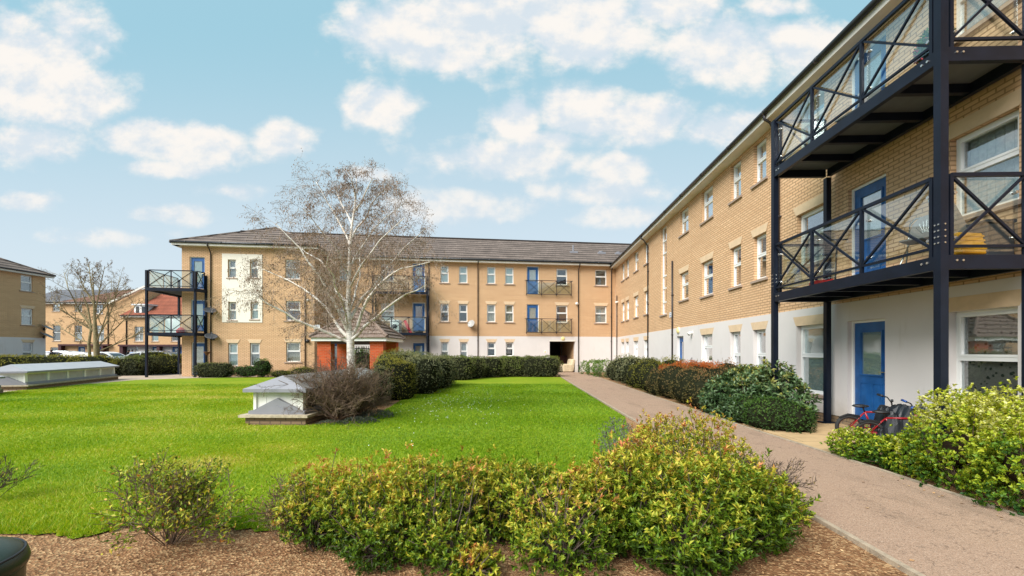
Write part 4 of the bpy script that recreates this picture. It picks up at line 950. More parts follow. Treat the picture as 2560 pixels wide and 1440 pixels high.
rt = empty('tray', atR(8.0, 5.62, DZ), ang, 'red plastic tray on the edge of the middle deck', 'tray'); m = MB(); m.box(-.2, .2, -.09, .09, 0, .02); m.box(-.2, .2, -.09, -.075, .021, .06); m.box(-.2, .2, .075, .09, .021, .06); m.build('body', 'red_plastic', rt)
ch = empty('garden_chair', atR(7.9, 6.2, 5.53), R(-80), 'dark plastic chair behind the glass of the upper deck', 'chair')
m = MB(); m.box(-.24, .24, -.22, .22, .40, .44); m.build('seat', 'grey_plastic', ch, bev=.01)
m = MB(); m.add([(x, .2 + o + (z - .44) * .2, z) for o in (0, .03) for x, z in ((-.23, .44), (.23, .44), (.2, .85), (-.2, .85))], [(0, 1, 2, 3), (7, 6, 5, 4), (0, 4, 5, 1), (1, 5, 6, 2), (2, 6, 7, 3), (3, 7, 4, 0)]); m.build('backrest', 'grey_plastic', ch)
for sx in (-.2, .2):
    for sy in (-.18, .18): MB().bar((sx, sy, 0), (sx, sy, .4), .03).build('leg', 'grey_plastic', ch)
def flowers(loc, label, r, mat, pot='chest_dark', hang=False):
    e = empty('flower_pot', loc, 0, label, 'plant pot')
    MB().lathe([(.07, 0), (.12, .2), (.13, .2), (.13, .22)], n=16).build('pot', pot, e, True)
    k = 700; q = norm(RNG.normal(size=(k, 3))); p = q * r * (.6 + .4 * RNG.random((k, 1))) + [0, 0, .22 + r * .8]
    leaves('foliage', p, q + RNG.normal(size=(k, 3)) * .5, q, np.full(k, .05), np.full(k, .03), RNG.random(k), 'leaf_bright', e)
    if mat:
        k = 500; q = norm(RNG.normal(size=(k, 3))); p = q * r * 1.0 + [0, 0, .22 + r * .8]
        rawm = leaves('blossom', p, norm(RNG.normal(size=(k, 3))), q, np.full(k, .05), np.full(k, .05), RNG.random(k), 'leaf_orange', e); rawm.data.materials[0] = M[mat]
flowers(atR(6.75, 6.5, 5.53 + .45), 'pot of red and pink flowers on the ledge of the upper deck', .20, 'flower_pink')
flowers(atR(5.9, 5.75, 5.53), 'leafy green plant in a pot at the near end of the upper deck', .18, None)
st = empty('side_table', atR(6.75, 6.5, 5.53), ang, 'small dark side table under the red flowers', 'table'); MB().box(-.2, .2, -.15, .15, .42, .449).build('tabletop', 'grey_plastic', st)
for sx in (-.17, .17):
    for sy in (-.12, .12): MB().bar((sx, sy, 0), (sx, sy, .42), .025).build('leg', 'grey_plastic', st)
# washing machine and bits on the rear balcony
pw = matM @ Vector((FM.x(990, -.6), -.6, dM[0] - .13))
wm = empty('washing_machine', pw, angM - R(12), 'white washing machine dumped on the rear balcony behind the birch', 'washing machine')
MB().box(-.3, .3, -.28, .28, 0, .85).build('body', 'white_goods', wm, bev=.015)
m = MB(); m.torus((0, -.285, .42), (0, 1, 0), .17, .025, 24, 8); m.build('door_ring', 'steel', wm, True); MB().tube([(0, -.282, .42), (0, -.295, .42)], .15, 20).build('door_glass', 'car_glass', wm)
MB().box(-.28, .28, -.29, -.281, .72, .82).build('control_panel', 'steel', wm)
pw = matM @ Vector((FM.x(1018, -.6), -.6, dM[0] - .13)); fb = empty('ironing_board', pw, angM, 'red folded board leaning beside the washing machine', 'board')
m = MB(); m.add([(x + (z * -.45) + .2, y, z) for y in (-.06, .0) for x, z in ((-.1, 0), (.14, 0), (.12, .85), (-.08, .85))], [(0, 1, 2, 3), (7, 6, 5, 4), (0, 4, 5, 1), (1, 5, 6, 2), (2, 6, 7, 3), (3, 7, 4, 0)]); m.build('board', 'red_plastic', fb)
pw = matM @ Vector((FM.x(1045, -.8), -.7, dM[0] - .13)); fb = empty('rubbish_bag', pw, angM, 'flattened black rubbish bag on the rear balcony floor', 'bag'); m = MB(); m.ball((0, 0, .07), .35, .2, .09, 14); m.v = [(x + .03 * math.sin(9 * y), y, z + .02 * math.sin(17 * x)) for x, y, z in m.v]; m.build('bag', 'tarp', fb, True)
# white board and red bag on the corner balcony
wb = empty('display_board', P(432, 26.6, 2.63), R(-8), 'pale board leaning inside the middle deck of the corner balcony', 'board'); MB().box(-.52, .52, -.02, .02, 0, 1.0).build('panel', 'white_goods', wb); MB().box(-.55, .55, -.03, -.021, .97, 1.02).build('edge', 'steel', wb)
rbg = empty('shopping_bag', P(450, 25.8, 2.63), 0, 'crumpled red bag on the middle deck of the corner balcony', 'bag'); m = MB(); m.ball((0, 0, .16), .28, .2, .2, 14, 1.2); m.v = [(x + .05 * math.sin(11 * z), y, z + .05 * math.sin(13 * x)) for x, y, z in m.v]; m.build('bag', 'red_plastic', rbg, True)
# armchair, plant box in the passage
pa = matM @ Vector((FM.x(1419) , .35, .0)); ac = empty('armchair', pa, angM + R(8), 'cream loose covered armchair dumped in the passage entrance', 'armchair')
MB().box(-.42, .30, -.38, .38, .04, .46).build('base', 'sofa_cream', ac, bev=.06); MB().box(-.46, .34, -.50, -.382, .04, .60).build('arm', 'sofa_cream', ac, bev=.05); MB().box(-.46, .34, .382, .50, .04, .60).build('arm', 'sofa_cream', ac, bev=.05)
m = MB(); m.prism([(.18, .4), (.40, .05), (.52, .9), (.42, .98), (.30, .95)], -.48, .48); m.build('backrest', 'sofa_cream', ac, bev=.06)
pa = matM @ Vector((FM.x(1381), -.35, 0)); pb = empty('planter', pa, angM, 'brown woven planter with a green plant at the left of the passage', 'planter')
MB().box(-.2, .2, -.16, .16, 0, .85).build('box', 'cane_brown', pb, bev=.02); k = 300; q = norm(RNG.normal(size=(k, 3))); leaves('foliage', q * .16 + [0, 0, .93], q, q, np.full(k, .12), np.full(k, .05), RNG.random(k), 'leaf_bright', pb)
pa = matM @ Vector((FM.x(1398, 2.5), 2.5, 0)); sb = empty('sideboard', pa, angM, 'dark wooden sideboard stored inside the passage', 'sideboard')
MB().box(-.5, .6, -.25, .25, .1, 1.15).build('cabinet', 'brown_item', sb, bev=.02); MB().box(-.56, .66, -.29, .29, 1.152, 1.2).build('top', 'maroon_wood', sb)
for i in range(2):
    pa = matM @ Vector((FM.x(1410 + i * 13, 3.6), 3.8, 1.3)); MB()
    e = empty('hanging_cloth', pa, angM, ['pale cloth hanging in the passage above the sideboard', 'grey cloth hanging at the dark back of the passage'][i], 'cloth'); m = MB()
    for j in range(8): m.quad((-.16 + j * .04, .02 * (j % 2), 0), (-.12 + j * .04, .02 * ((j + 1) % 2), 0), (-.12 + j * .04, .02 * ((j + 1) % 2), .8), (-.16 + j * .04, .02 * (j % 2), .8))
    o = m.build('cloth', ['grey_plastic', 'chest_dark'][i], e); s = o.modifiers.new('thickness', 'SOLIDIFY'); s.thickness = .01
# ---- louvred vent housings on the lawn
def vent_house(base, dirv, length, wid, label, mats, pediment=True, zb=.28, ridge=1.02, eave=.68):
    rz = math.atan2(-dirv[0], dirv[1]); e = empty('vent_housing', (base[0], base[1], 0), rz, label, 'vent housing', 'louvred basement vent housings')
    w = wid / 2                                     # local: x across, y along
    MB().box(-w + .06, w - .06, .06, length - .06, -.03, .15).build('brick_base', 'plinth_brick', e)
    m = MB(); k = 2
    for i in range(k): m.box(-w - .03 + i * w + (.004 if i else 0), -w - .03 + (i + 1) * w + (.06 if i else 0), -.04, .30, .152, .205)
    y = .304
    while y < length - .3: y2 = min(y + .9, length + .04); m.box(-w - .03, w + .03, y, y2 - .006, .152, .205); y = y2
    m.build('coping', 'coping', e)
    bw = w - .20; 
    m = MB(); m.box(-bw, bw, .2, .26, .2, eave); m.box(-bw, bw, length - .26, length - .2, .2, eave)
    yy = .26; n = max(2, round((length - .5) / 1.35)); st = (length - .46) / n
    for i in range(n + 1):
        yc_ = .23 + i * (length - .46) / n
        for sx in (-1, 1): m.box(sx * bw - .03, sx * bw + .03, yc_ - .07, yc_ + .07, .2, eave)
    for sx in (-1, 1): m.box(sx * bw - .02, sx * bw + .02, .26, length - .26, .2, .30); m.box(sx * bw - .02, sx * bw + .02, .26, length - .26, eave - .06, eave)
    for i in range(-1, 2, 2): m.box(i * bw * .55 - .006, i * bw * .55 + .006, .193, .2, .3, eave)
    m.build('body', mats[0], e)
    for i in range(n):
        for sx in (-1, 1):
            m = MB(); ya, yb_ = .23 + i * st + .07, .23 + (i + 1) * st - .07; z = .305
            while z < eave - .08: m.quad((sx * (bw + .005), ya, z), (sx * (bw + .005), yb_, z), (sx * (bw - .045), yb_, z + .035), (sx * (bw - .045), ya, z + .035)); m.quad((sx * (bw + .005), ya, z), (sx * (bw + .005), yb_, z), (sx * (bw + .005), yb_, z + .006), (sx * (bw + .005), ya, z + .006)); z += .036
            m.build('louvre', mats[3], e)
    # flashing at the foot, with its pointed front
    m = MB(); f = bw + .10
    m.mi = 0; m.prism([(-f, .206), (f, .206), (f, .26), (bw * .75, .27), (0, .42), (-bw * .75, .27), (-f, .26)] if False else [(-f, .206), (f, .206), (f, .275), (bw + .01, .285), (0, .545), (-bw - .01, .285), (-f, .275)], .10, .19)
    for sx in (-1, 1): m.add([(sx * f, .19, .206), (sx * f, length - .1, .206), (sx * (bw + .032), length - .1, .31), (sx * (bw + .032), .19, .31), (sx * f, .19, .24), (sx * f, length - .1, .24)], [(4, 5, 2, 3), (0, 1, 5, 4)])
    m.box(-f, f, length - .19, length - .1, .206, .3)
    m.prism([(-bw * .72, .206), (bw * .72, .206), (0, .40)], .085, .10)
    m.build('flashing', mats[1], e)
    # roof: gable end faces closed by sloping hips
    r = w - .03; hp = .34; m = MB(); t = .07
    v = [(-r, .02, eave + t), (r, .02, eave + t), (r, length - .02, eave + t), (-r, length - .02, eave + t), (0, hp, ridge), (0, length - hp, ridge)]
    lo = [(-r, .02, eave), (r, .02, eave), (r, length - .02, eave), (-r, length - .02, eave)]
    m.mi = 0; m.add(v, [(0, 1, 4), (2, 3, 5)]); m.add(lo + v[:4], [(0, 1, 5, 4), (1, 2, 6, 5), (2, 3, 7, 6), (3, 0, 4, 7), (0, 3, 2, 1)])
    m.mi = 1; m.add(v, [(1, 2, 5, 4), (3, 0, 4, 5)])
    m.build('roof', [mats[1], mats[2]], e)
    return e
vent_house((-5.02, 8.93), (.03, 1), 5.3, 1.42, 'grey roofed vent housing on brick base beside the bare shrub in mid lawn', ('louvre_white', 'zinc_roof', 'zinc_weathered', 'gutter_black'))
vb = Vector((-19.9, 16.6)); vd = Vector((-2.3, 6.3)).normalized()
vent_house(vb, vd, 7.0, 1.42, 'long pale roofed vent housing with white louvres along the left lawn edge', ('louvre_white', 'zinc_roof', 'pale_roof', 'louvre_white'))
vent_house(vb - vd * 5.4 + Vector((.1, 0)), vd, 4.2, 1.42, 'pale vent housing cut by the left edge of the picture', ('louvre_white', 'zinc_roof', 'pale_roof', 'louvre_white'), eave=.55, ridge=.85)
# ---- red brick pavilion
pv = empty('pavilion', (-5.95, 20.0, 0), 0, 'red brick pavilion with pyramid tiled roof behind the birch', 'pavilion')
pvw, pvd = 3.5, 3.1       # roof size; local x from -pvw..0
m0 = (-pvw + .18, -.18)
for (px_, py_) in ((m0[0], .18), (m0[1] - .64, .18), (m0[0], pvd - .64), (m0[1] - .64, pvd - .64)):
    MB().box(px_, px_ + .64, py_, py_ + .46, -.03, 2.02).build('pillar', 'red_brick', pv)
for y_ in (.2, pvd - .5): MB().box(m0[0] + .01, m0[1] - .01, y_, y_ + .14, 1.90, 2.03).build('lintel_beam', 'maroon_wood', pv)
m = MB(); 
for (a, b, c, d) in ((-pvw, 0, -.02, 0), (-pvw, 0, pvd, pvd + .02), (-pvw - .02, -pvw, -.02, pvd + .02), (0, .02, -.02, pvd + .02)): m.box(a, b, c, d, 2.03, 2.19)
m.box(-pvw + .001, -.001, .001, pvd - .001, 2.03, 2.045); m.build('fascia', 'upvc', pv)
m = MB(); zc = 3.70; n = 8; cx_, cy_ = -pvw / 2, pvd / 2
for i in range(n):
    t0, t1 = i / n, (i + 1) / n; e = .06
    ax0, ay0, ax1, ay1 = (pvw / 2 + e) * (1 - t0) + .05, (pvd / 2 + e) * (1 - t0) + .05, (pvw / 2 + e) * (1 - t1), (pvd / 2 + e) * (1 - t1)
    za, zb_ = 2.19 + (zc - 2.19) * t0, 2.19 + (zc - 2.19) * t1
    lo = [(cx_ - ax0, cy_ - ay0), (cx_ + ax0, cy_ - ay0), (cx_ + ax0, cy_ + ay0), (cx_ - ax0, cy_ + ay0)]; hi = [(cx_ - ax1, cy_ - ay1), (cx_ + ax1, cy_ - ay1), (cx_ + ax1, cy_ + ay1), (cx_ - ax1, cy_ + ay1)]
    m.add([(x, y, za) for x, y in lo] + [(x, y, za + .035) for x, y in lo] + [(x, y, zb_) for x, y in hi],
          [(k, (k + 1) % 4, (k + 1) % 4 + 4, k + 4) for k in range(4)] + [(k + 4, (k + 1) % 4 + 4, (k + 1) % 4 + 8, k + 8) for k in range(4)] + [(3, 2, 1, 0)])
def pav_mat():
    m_, t, b = newmat('pavilion_tile', .9, 0, .15); v = coord(t)
    lic = smooth(t, noise(t, v, 14, 7, .7), .5, .62); col = mixc(t, noise(t, v, 4, 4), (.12, .085, .07), (.24, .17, .135)); col = mixc(t, math_(t, 'MULTIPLY', lic, .45), col, (.42, .36, .30))
    t.links.new(col, b.inputs['Base Color']); bump(t, b, noise(t, v, 30, 5), .5)
pav_mat()
o = m.build('roof', 'pavilion_tile', pv); r = MB()
for sx in (-1, 1):
    for sy in (-1, 1): r.tube([(cx_ + sx * (pvw / 2 + .08), cy_ + sy * (pvd / 2 + .08), 2.24), (cx_, cy_, zc + .03)], .085, 8)
r.build('ridge_tiles', 'pavilion_tile', o)
def gate_panel(x0, x1, y, name, z0=.08, z1=1.80):
    m = MB(); m.bar((x0, y, z1 - .12), (x1, y, z1 - .12), .035); m.bar((x0, y, z0), (x1, y, z0), .035); x = x0
    while x <= x1 + .001: m.tube([(x, y, z0), (x, y, z1)], .010, 5); x += .115
    return m.build(name, 'iron', pv)
gate_panel(m0[0] + .70, m0[0] + 1.15, pvd - .4, 'iron_railing'); gate_panel(m0[0] + 1.25, m0[1] - .70, pvd - .4, 'gate'); gate_panel(m0[0] + 1.5, m0[1] - .70, .25, 'gate')
wl_ = matM @ Vector((0, 0, 0))
#@@FAR
# far left building
fa = empty('apartment_building', (-38.5, 35.3, 0), math.atan2(-1, -RW), 'brick building at the far left picture edge with dark tiled hip roof', 'building', 'three storey apartment buildings')
fa.rotation_euler = (0, 0, math.atan2(1, RW)); ang2 = math.atan2(1, RW); fa.location = (-38.9, 14.0, 0); FA = Facade(fa, -38.9, 14.0, ang2); xe = FA.x(114)
zz = lambda py, px=67: FA.z(py, FA.x(px)); ZA = zz(690, 113) - .1; ZBA = zz(845, 110)
WA = [(52, 82, zz(727.5), zz(688.5)), (53.5, 83, zz(812), zz(771)), (56.5, 83, .55, zz(856))]
hA = [(FA.x(a), FA.x(b), c, d) for a, b, c, d in WA]
for q in (3, 8, 13): hA += [(q, q + .9, h[2], h[3]) for h in hA[:3]]
wall(fa, 'wall', 0, xe, ZBA, ZA, hA, 'far_brick'); wall(fa, 'wall', 0, xe - .01, -.05, ZBA, hA, 'white_render', y0=-.018)
m = MB(); m.box(0, .3, .3, 9, -.05, ZA); m.box(xe - .3, xe, .3, 9, -.05, ZA); m.box(0, xe, 9, 9.3, -.05, ZA); m.build('wall', 'far_brick', fa)
MB().box(.3, xe - .3, 2.9, 3, 0, ZA).build('inner_wall', 'dark_room', fa)
for j, h in enumerate(hA): window(fa, *h, ['grey_blind', 'net_curtain', 'half'][j % 3], lintel=(j % 3 > 0))
eaves(fa, -.3, xe + .35, ZA); hip_roof(fa, -.4, xe + .4, -.40, 9.7, ZA + .18, ZA + 2.6)
dish(FA, 109, 820, .42, 30, 55, 'dish_grey', 'upper dark dish at the corner of the far left building'); dish(FA, 108.5, 840, .46, 30, 55, 'dish_grey', 'lower dark dish at the corner of the far left building')
# far town houses
FBY = 53.0; fb_ = empty('town_house', (-62, FBY, 0), 0, 'far three storey brick terrace with brown tiled roof behind the bare tree', 'building', 'far terrace houses'); FB = Facade(fb_, -62, FBY, 0)
zb = lambda py: H + (HY - py) / FPX * FBY
xr = FB.x(281); ZEb = zb(760)
WB = [(131, 149, 778, 760), (186, 205, 778, 760), (237, 257, 784.5, 761.5), (132, 151, 852, 813), (186, 205, 852, 813.6), (237, 260, 853, 813.6), (126, 145, 893, 868)]
hB = [(FB.x(a), FB.x(b), max(zb(c), .2), zb(d)) for a, b, c, d in WB]; dB = [(FB.x(194), FB.x(212.5), .1, zb(866)), (FB.x(247), FB.x(261), .1, zb(866))]
wall(fb_, 'wall', 0, xr, -.05, ZEb, hB + dB, 'far_brick')
# gable wing to the right, its roof edge rising
gx = FB.x(365); gz = zb(720)
m = MB(); m.prism([(xr, -.05), (gx, -.05), (gx, gz), (xr, ZEb)], -.01, 9.5); m.build('wall', 'far_brick', fb_)
m = MB(); m.box(0, .3, .3, 9, -.05, ZEb); m.box(0, xr, 9, 9.3, -.05, ZEb); m.build('wall', 'far_brick', fb_); MB().box(.3, xr, 2.9, 3, 0, ZEb - .01).build('inner_wall', 'dark_room', fb_)
for j, h in enumerate(hB): window(fb_, *h, ['half', 'net_curtain', 'dark_room', 'grey_blind'][j % 4], detail=False, cols=2 if j in (2, 5) else 1)
m = MB(); p_ = (FB.x(231) , FB.x(265), zb(856), zb(812)); 
for h in dB: door(fb_, *h, glazed='dark' if h is dB[0] else 'net_curtain')
m = MB(); m.box(FB.x(156), FB.x(281) - .02, -.55, -.01, zb(864.5), zb(860.5)); m.box(FB.x(156), FB.x(157) + .3, -.5, -.02, 0, zb(864.5)); m.box(FB.x(262), FB.x(265) + .1, -.5, -.02, 0, zb(864.5)); m.build('canopy', 'maroon_wood', fb_)
downpipe(fb_, FB.x(271), 0, ZEb, .3, 0, r=.06)
eaves(fb_, 0, xr, ZEb)
m = MB(); rx0, rz_ = FB.x(214), zb(712); e0 = (-.0, -.4, ZEb + .15)
m.add([(FB.x(113), -.4, ZEb + .15), (xr + .1, -.4, ZEb + .15), (gx + .1, 5.0, gz + .55), (FB.x(228), 5.0, gz + .55), (FB.x(145), -.4, ZEb + .15), (gx + .1, 5.0, ZEb), (FB.x(113), 5, ZEb)], [(4, 1, 2, 3), (3, 2, 5, 6), (1, 5, 2), (4, 6, 5, 1), (4, 3, 6)])
o = m.build('roof', 'brown_tile', fb_)
m = MB(); m.add([(0, -.4, ZEb + .15), (FB.x(145), -.4, ZEb + .15), (FB.x(228), 5.0, gz + .5), (0, 5.0, gz + .5)], [(0, 1, 2, 3)]); m.add([(0, 5, gz + .5), (FB.x(228), 5, gz + .5), (FB.x(228), 9.4, ZEb), (0, 9.4, ZEb)], [(0, 1, 2, 3)]); m.build('roof', 'grey_tile', fb_)
m = MB(); m.tube([(xr + .02, -.45, ZEb + .1), (gx + .1, -.2, gz + .2)], .14, 4); m.build('verge', 'fascia', fb_)
# far right neighbour with red roof
FCY = 51.0; fc = empty('town_house', (-62, FCY, 0), 0, 'far brick house with red tiled roof and dormer seen through the corner balcony', 'building', 'far terrace houses'); FC = Facade(fc, -62, FCY, 0)
zc_ = lambda py: H + (HY - py) / FPX * FCY
xc0, xc1 = FC.x(312), FC.x(560); ZEc = zc_(793)
WC = [(336, 358, 853, 816.6, 2), (379, 396, 853, 816.6, 1), (428, 446, 853, 820, 1), (336.5, 344.5, 891, 867, 1)]
hC = [(FC.x(a), FC.x(b), zc_(c), zc_(d)) for a, b, c, d, _ in WC]; dC = [(FC.x(379), FC.x(397), .1, zc_(866)), (FC.x(429), FC.x(455), .1, zc_(866))]
wall(fc, 'wall', xc0, xc1, zc_(862), ZEc, hC, 'far_brick'); wall(fc, 'wall', xc0, xc1, -.05, zc_(862), hC + dC, 'white_render', y0=-.0)
m = MB(); m.box(xc0, xc0 + .3, .3, 9, -.05, ZEc); m.box(xc1 - .3, xc1, .3, 9, -.05, ZEc); m.box(xc0, xc1, 9, 9.3, -.05, ZEc); m.build('wall', 'far_brick', fc); MB().box(xc0 + .3, xc1 - .3, 2.9, 3, 0, ZEc).build('inner_wall', 'dark_room', fc)
for j, h in enumerate(hC): window(fc, *h, ['net_curtain', 'frosted', 'dark_room', 'brown_item'][j], detail=False, cols=WC[j][4])
for h in dC: door(fc, *h, glazed='dark')
m = MB(); m.box(xc0 - .3, xc1, -.6, -.01, zc_(866), zc_(861.5)); m.box(xc0 - .2, xc0 + .2, -.5, -.05, 0, zc_(866)); m.box(FC.x(400), FC.x(400) + .35, -.5, -.05, 0, zc_(866)); m.build('canopy', 'maroon_wood', fc)
downpipe(fc, FC.x(317), 0, ZEc, .3, 0, r=.06); eaves(fc, xc0 - .2, xc1, ZEc)
m = MB(); rz2 = zc_(716) + .6; xr0 = FC.x(365)
m.add([(xc0 - .4, -.4, ZEc + .15), (xc1, -.4, ZEc + .15), (xc1, 5, rz2), (xr0 - .5, 5, rz2), (xc0 - .4, 9.6, ZEc + .15), (xc1, 9.6, ZEc + .15)], [(0, 1, 2, 3), (3, 2, 5, 4), (0, 3, 4), (0, 4, 5, 1), (1, 5, 2)]); m.build('roof', 'red_tile', fc)
dw = empty('x'); bpy.data.objects.remove(dw)
m = MB(); a, b = FC.x(333), FC.x(364); m.mi = 0; m.box(a, b, .12, 3.2, zc_(790), zc_(763)); m.mi = 1; m.box(a - .25, b + .3, .0, 3.6, zc_(763) + .002, zc_(759.5)); dm = m.build('dormer', ['upvc', 'lead_white'], fc)
for i in range(2): w0 = a + .25 + i * (b - a - .1) / 2; MB().box(w0, w0 + (b - a) / 2 - .4, .08, .115, zc_(785), zc_(766)).build('pane', 'car_glass', dm)
# ---- trees
def branch(m, p, d, L, r, lev, maxlev, tips, wig=.18, grav=0.0, sides=(8, 6, 4, 3, 3), child=(0, 6, 5, 4), pts=None, ratio=.55, spreadA=.7):
    n = [7, 6, 5, 4, 3][min(lev, 4)] if pts is None else len(pts) - 1
    P_ = [Vector(p)] if pts is None else [Vector(q) for q in pts]; dv = Vector(d).normalized() if pts is None else None
    if pts is None:
        for i in range(n):
            g = grav * (i + 1) / n
            dv = (dv + Vector((random.gauss(0, wig), random.gauss(0, wig), random.gauss(0, wig) * .6 - g))).normalized()
            P_.append(P_[-1] + dv * L / n)
    k = len(P_); rr = [max(r * (1 - .75 * i / (k - 1)), .0018) for i in range(k)]
    m.tube(P_, rr, sides[min(lev, len(sides) - 1)], False)
    if lev >= maxlev: tips.append((P_[-1], P_[-1] - P_[-2])); tips.append((P_[k // 2], P_[k // 2] - P_[k // 2 - 1])); return
    if pts is not None: L = sum((P_[i + 1] - P_[i]).length for i in range(k - 1))
    nc = child[min(lev, len(child) - 1)]
    for c in range(nc):
        t = .22 + .75 * (c + random.random() * .8) / nc; f = min(t, .98) * (k - 1); i = int(f); q = P_[i].lerp(P_[min(i + 1, k - 1)], f - i)
        dl = (P_[min(i + 1, k - 1)] - P_[i]).normalized() if i < k - 1 else (P_[-1] - P_[-2]).normalized()
        sd_ = Vector((random.gauss(0, 1), random.gauss(0, 1), random.gauss(0, .7))); sd_ = (sd_ - dl * sd_.dot(dl)).normalized()
        nd = (dl * (1 - spreadA * .45) + sd_ * spreadA + Vector((0, 0, .15 if lev < 2 else 0))).normalized()
        branch(m, q, nd, L * ratio * (1.15 - .55 * t) * random.uniform(.75, 1.2), max(rr[i] * .55, .003), lev + 1, maxlev, tips, wig, grav, sides, child, None, ratio, spreadA)
def birch():
    random.seed(3); Y0 = 10.6
    e = empty('birch_tree', P(880, Y0), 0, 'bare white barked birch tree with drooping twigs rising behind the leafless shrub', 'tree'); o0 = e.location.copy()
    q = lambda px, py, dy=0: PZ(px, py, Y0 + dy) - o0
    tr = MB(); tp = [q(881, 1034), q(880, 985), q(879, 940), q(877, 890), q(876, 850), q(870, 800), q(871, 740), q(873, 690), q(874, 630), q(879, 570), q(886, 520), q(892, 475), q(890, 435)]
    tr.tube(tp, [.135, .115, .10, .098, .088, .068, .055, .047, .038, .030, .022, .013, .006], 14); tr.build('trunk', 'birch_bark', e, True)
    limbs = [[(873, 855, 0), (820, 832, -.2), (740, 800, -.5), (670, 760, -.8), (615, 725, -1.0)], [(876, 850, 0), (835, 800, .3), (790, 745, .5), (720, 700, .8), (640, 665, 1.1)],
             [(872, 835, 0), (838, 760, -.3), (800, 690, -.6), (750, 620, -.8), (690, 560, -1.0)], [(871, 760, 0), (835, 700, .4), (800, 650, .7), (730, 600, 1.1)],
             [(878, 850, 0), (912, 815, -.3), (960, 775, -.6), (1015, 735, -.8), (1066, 712, -1)], [(874, 800, 0), (905, 745, .3), (955, 685, .6), (1010, 620, .9), (1065, 570, 1.1)],
             [(878, 845, 0), (905, 780, -.2), (945, 715, -.5), (1000, 672, -.8), (1075, 655, -1.1)], [(873, 690, 0), (848, 630, -.4), (805, 580, -.7), (758, 520, -.9)],
             [(874, 670, 0), (910, 610, .4), (962, 545, .7), (1018, 500, .9)], [(875, 720, 0), (905, 660, -.4), (950, 600, -.7), (1010, 545, -1)], [(880, 560, 0), (855, 512, .3), (840, 470, .5)],
             [(884, 530, 0), (912, 485, -.3), (932, 445, -.4)], [(876, 620, 0), (850, 560, .4), (815, 500, .6), (790, 455, .7)], [(889, 495, 0), (880, 455, -.2), (870, 425, -.3)], [(877, 600, 0), (915, 545, .1), (948, 485, .2), (970, 460, .3)],
             [(870, 815, 0), (850, 740, -.9), (835, 690, -1.7), (820, 640, -2.2)], [(874, 780, 0), (890, 720, .9), (900, 660, 1.7), (905, 600, 2.3)]]
    lm = MB(); tw = MB(); tips = []
    for i, l in enumerate(limbs):
        pts = [q(*a) for a in l]; r0 = .044 if i < 7 else .028
        fine = []
        for j in range(1): pass
        full = []
        for a, b in zip(pts, pts[1:]): full += [a, a.lerp(b, .5) + Vector((random.gauss(0, .03), random.gauss(0, .05), random.gauss(0, .03)))]
        full.append(pts[-1]); k = len(full); rr = [max(r0 * (1 - .80 * t / (k - 1)), .008) for t in range(k)]
        lm.tube(full, rr, 8, False)
        Lt = sum((full[t + 1] - full[t]).length for t in range(k - 1)); nc = int(7 + Lt * 5)
        for c in range(nc):
            t = .15 + .85 * (c + random.random() * .7) / nc; f = min(t, .99) * (k - 1); ii = int(f); pq = full[ii].lerp(full[min(ii + 1, k - 1)], f - ii); dl = (full[min(ii + 1, k - 1)] - full[ii]).normalized() if ii < k - 1 else (full[-1] - full[-2]).normalized()
            sd_ = Vector((random.gauss(0, 1), random.gauss(0, 1), random.gauss(.2, .8))); sd_ = (sd_ - dl * sd_.dot(dl)).normalized()
            branch(tw, pq, (dl * .6 + sd_ * .75 + Vector((0, 0, .25))), random.uniform(.35, .75) * (.8 + .4 * (Lt > 2)), max(rr[ii] * .36, .0045), 2, 4, tips, .22, .24, (6, 5, 4, 3, 3), (0, 0, 7, 5), None, .60, .8)
    lm.build('limb', 'birch_bark', e, True); tw.build('twig', 'twig_birch', e)
    tp_ = np.array([list(t[0]) for t in tips]); k = len(tp_); sel = RNG.random(k) < .45; tp_ = tp_[sel]; k = len(tp_)
    rep = np.repeat(tp_, 2, 0) + RNG.normal(size=(2 * k, 3)) * .03; k2 = len(rep); d = RNG.normal(size=(k2, 3)) * .3 + [0, 0, -1]
    leaves('catkin', rep, d, RNG.normal(size=(k2, 3)), .03 + .03 * RNG.random(k2), np.full(k2, .016), RNG.random(k2), 'catkin', e, 0, 0)
birch()
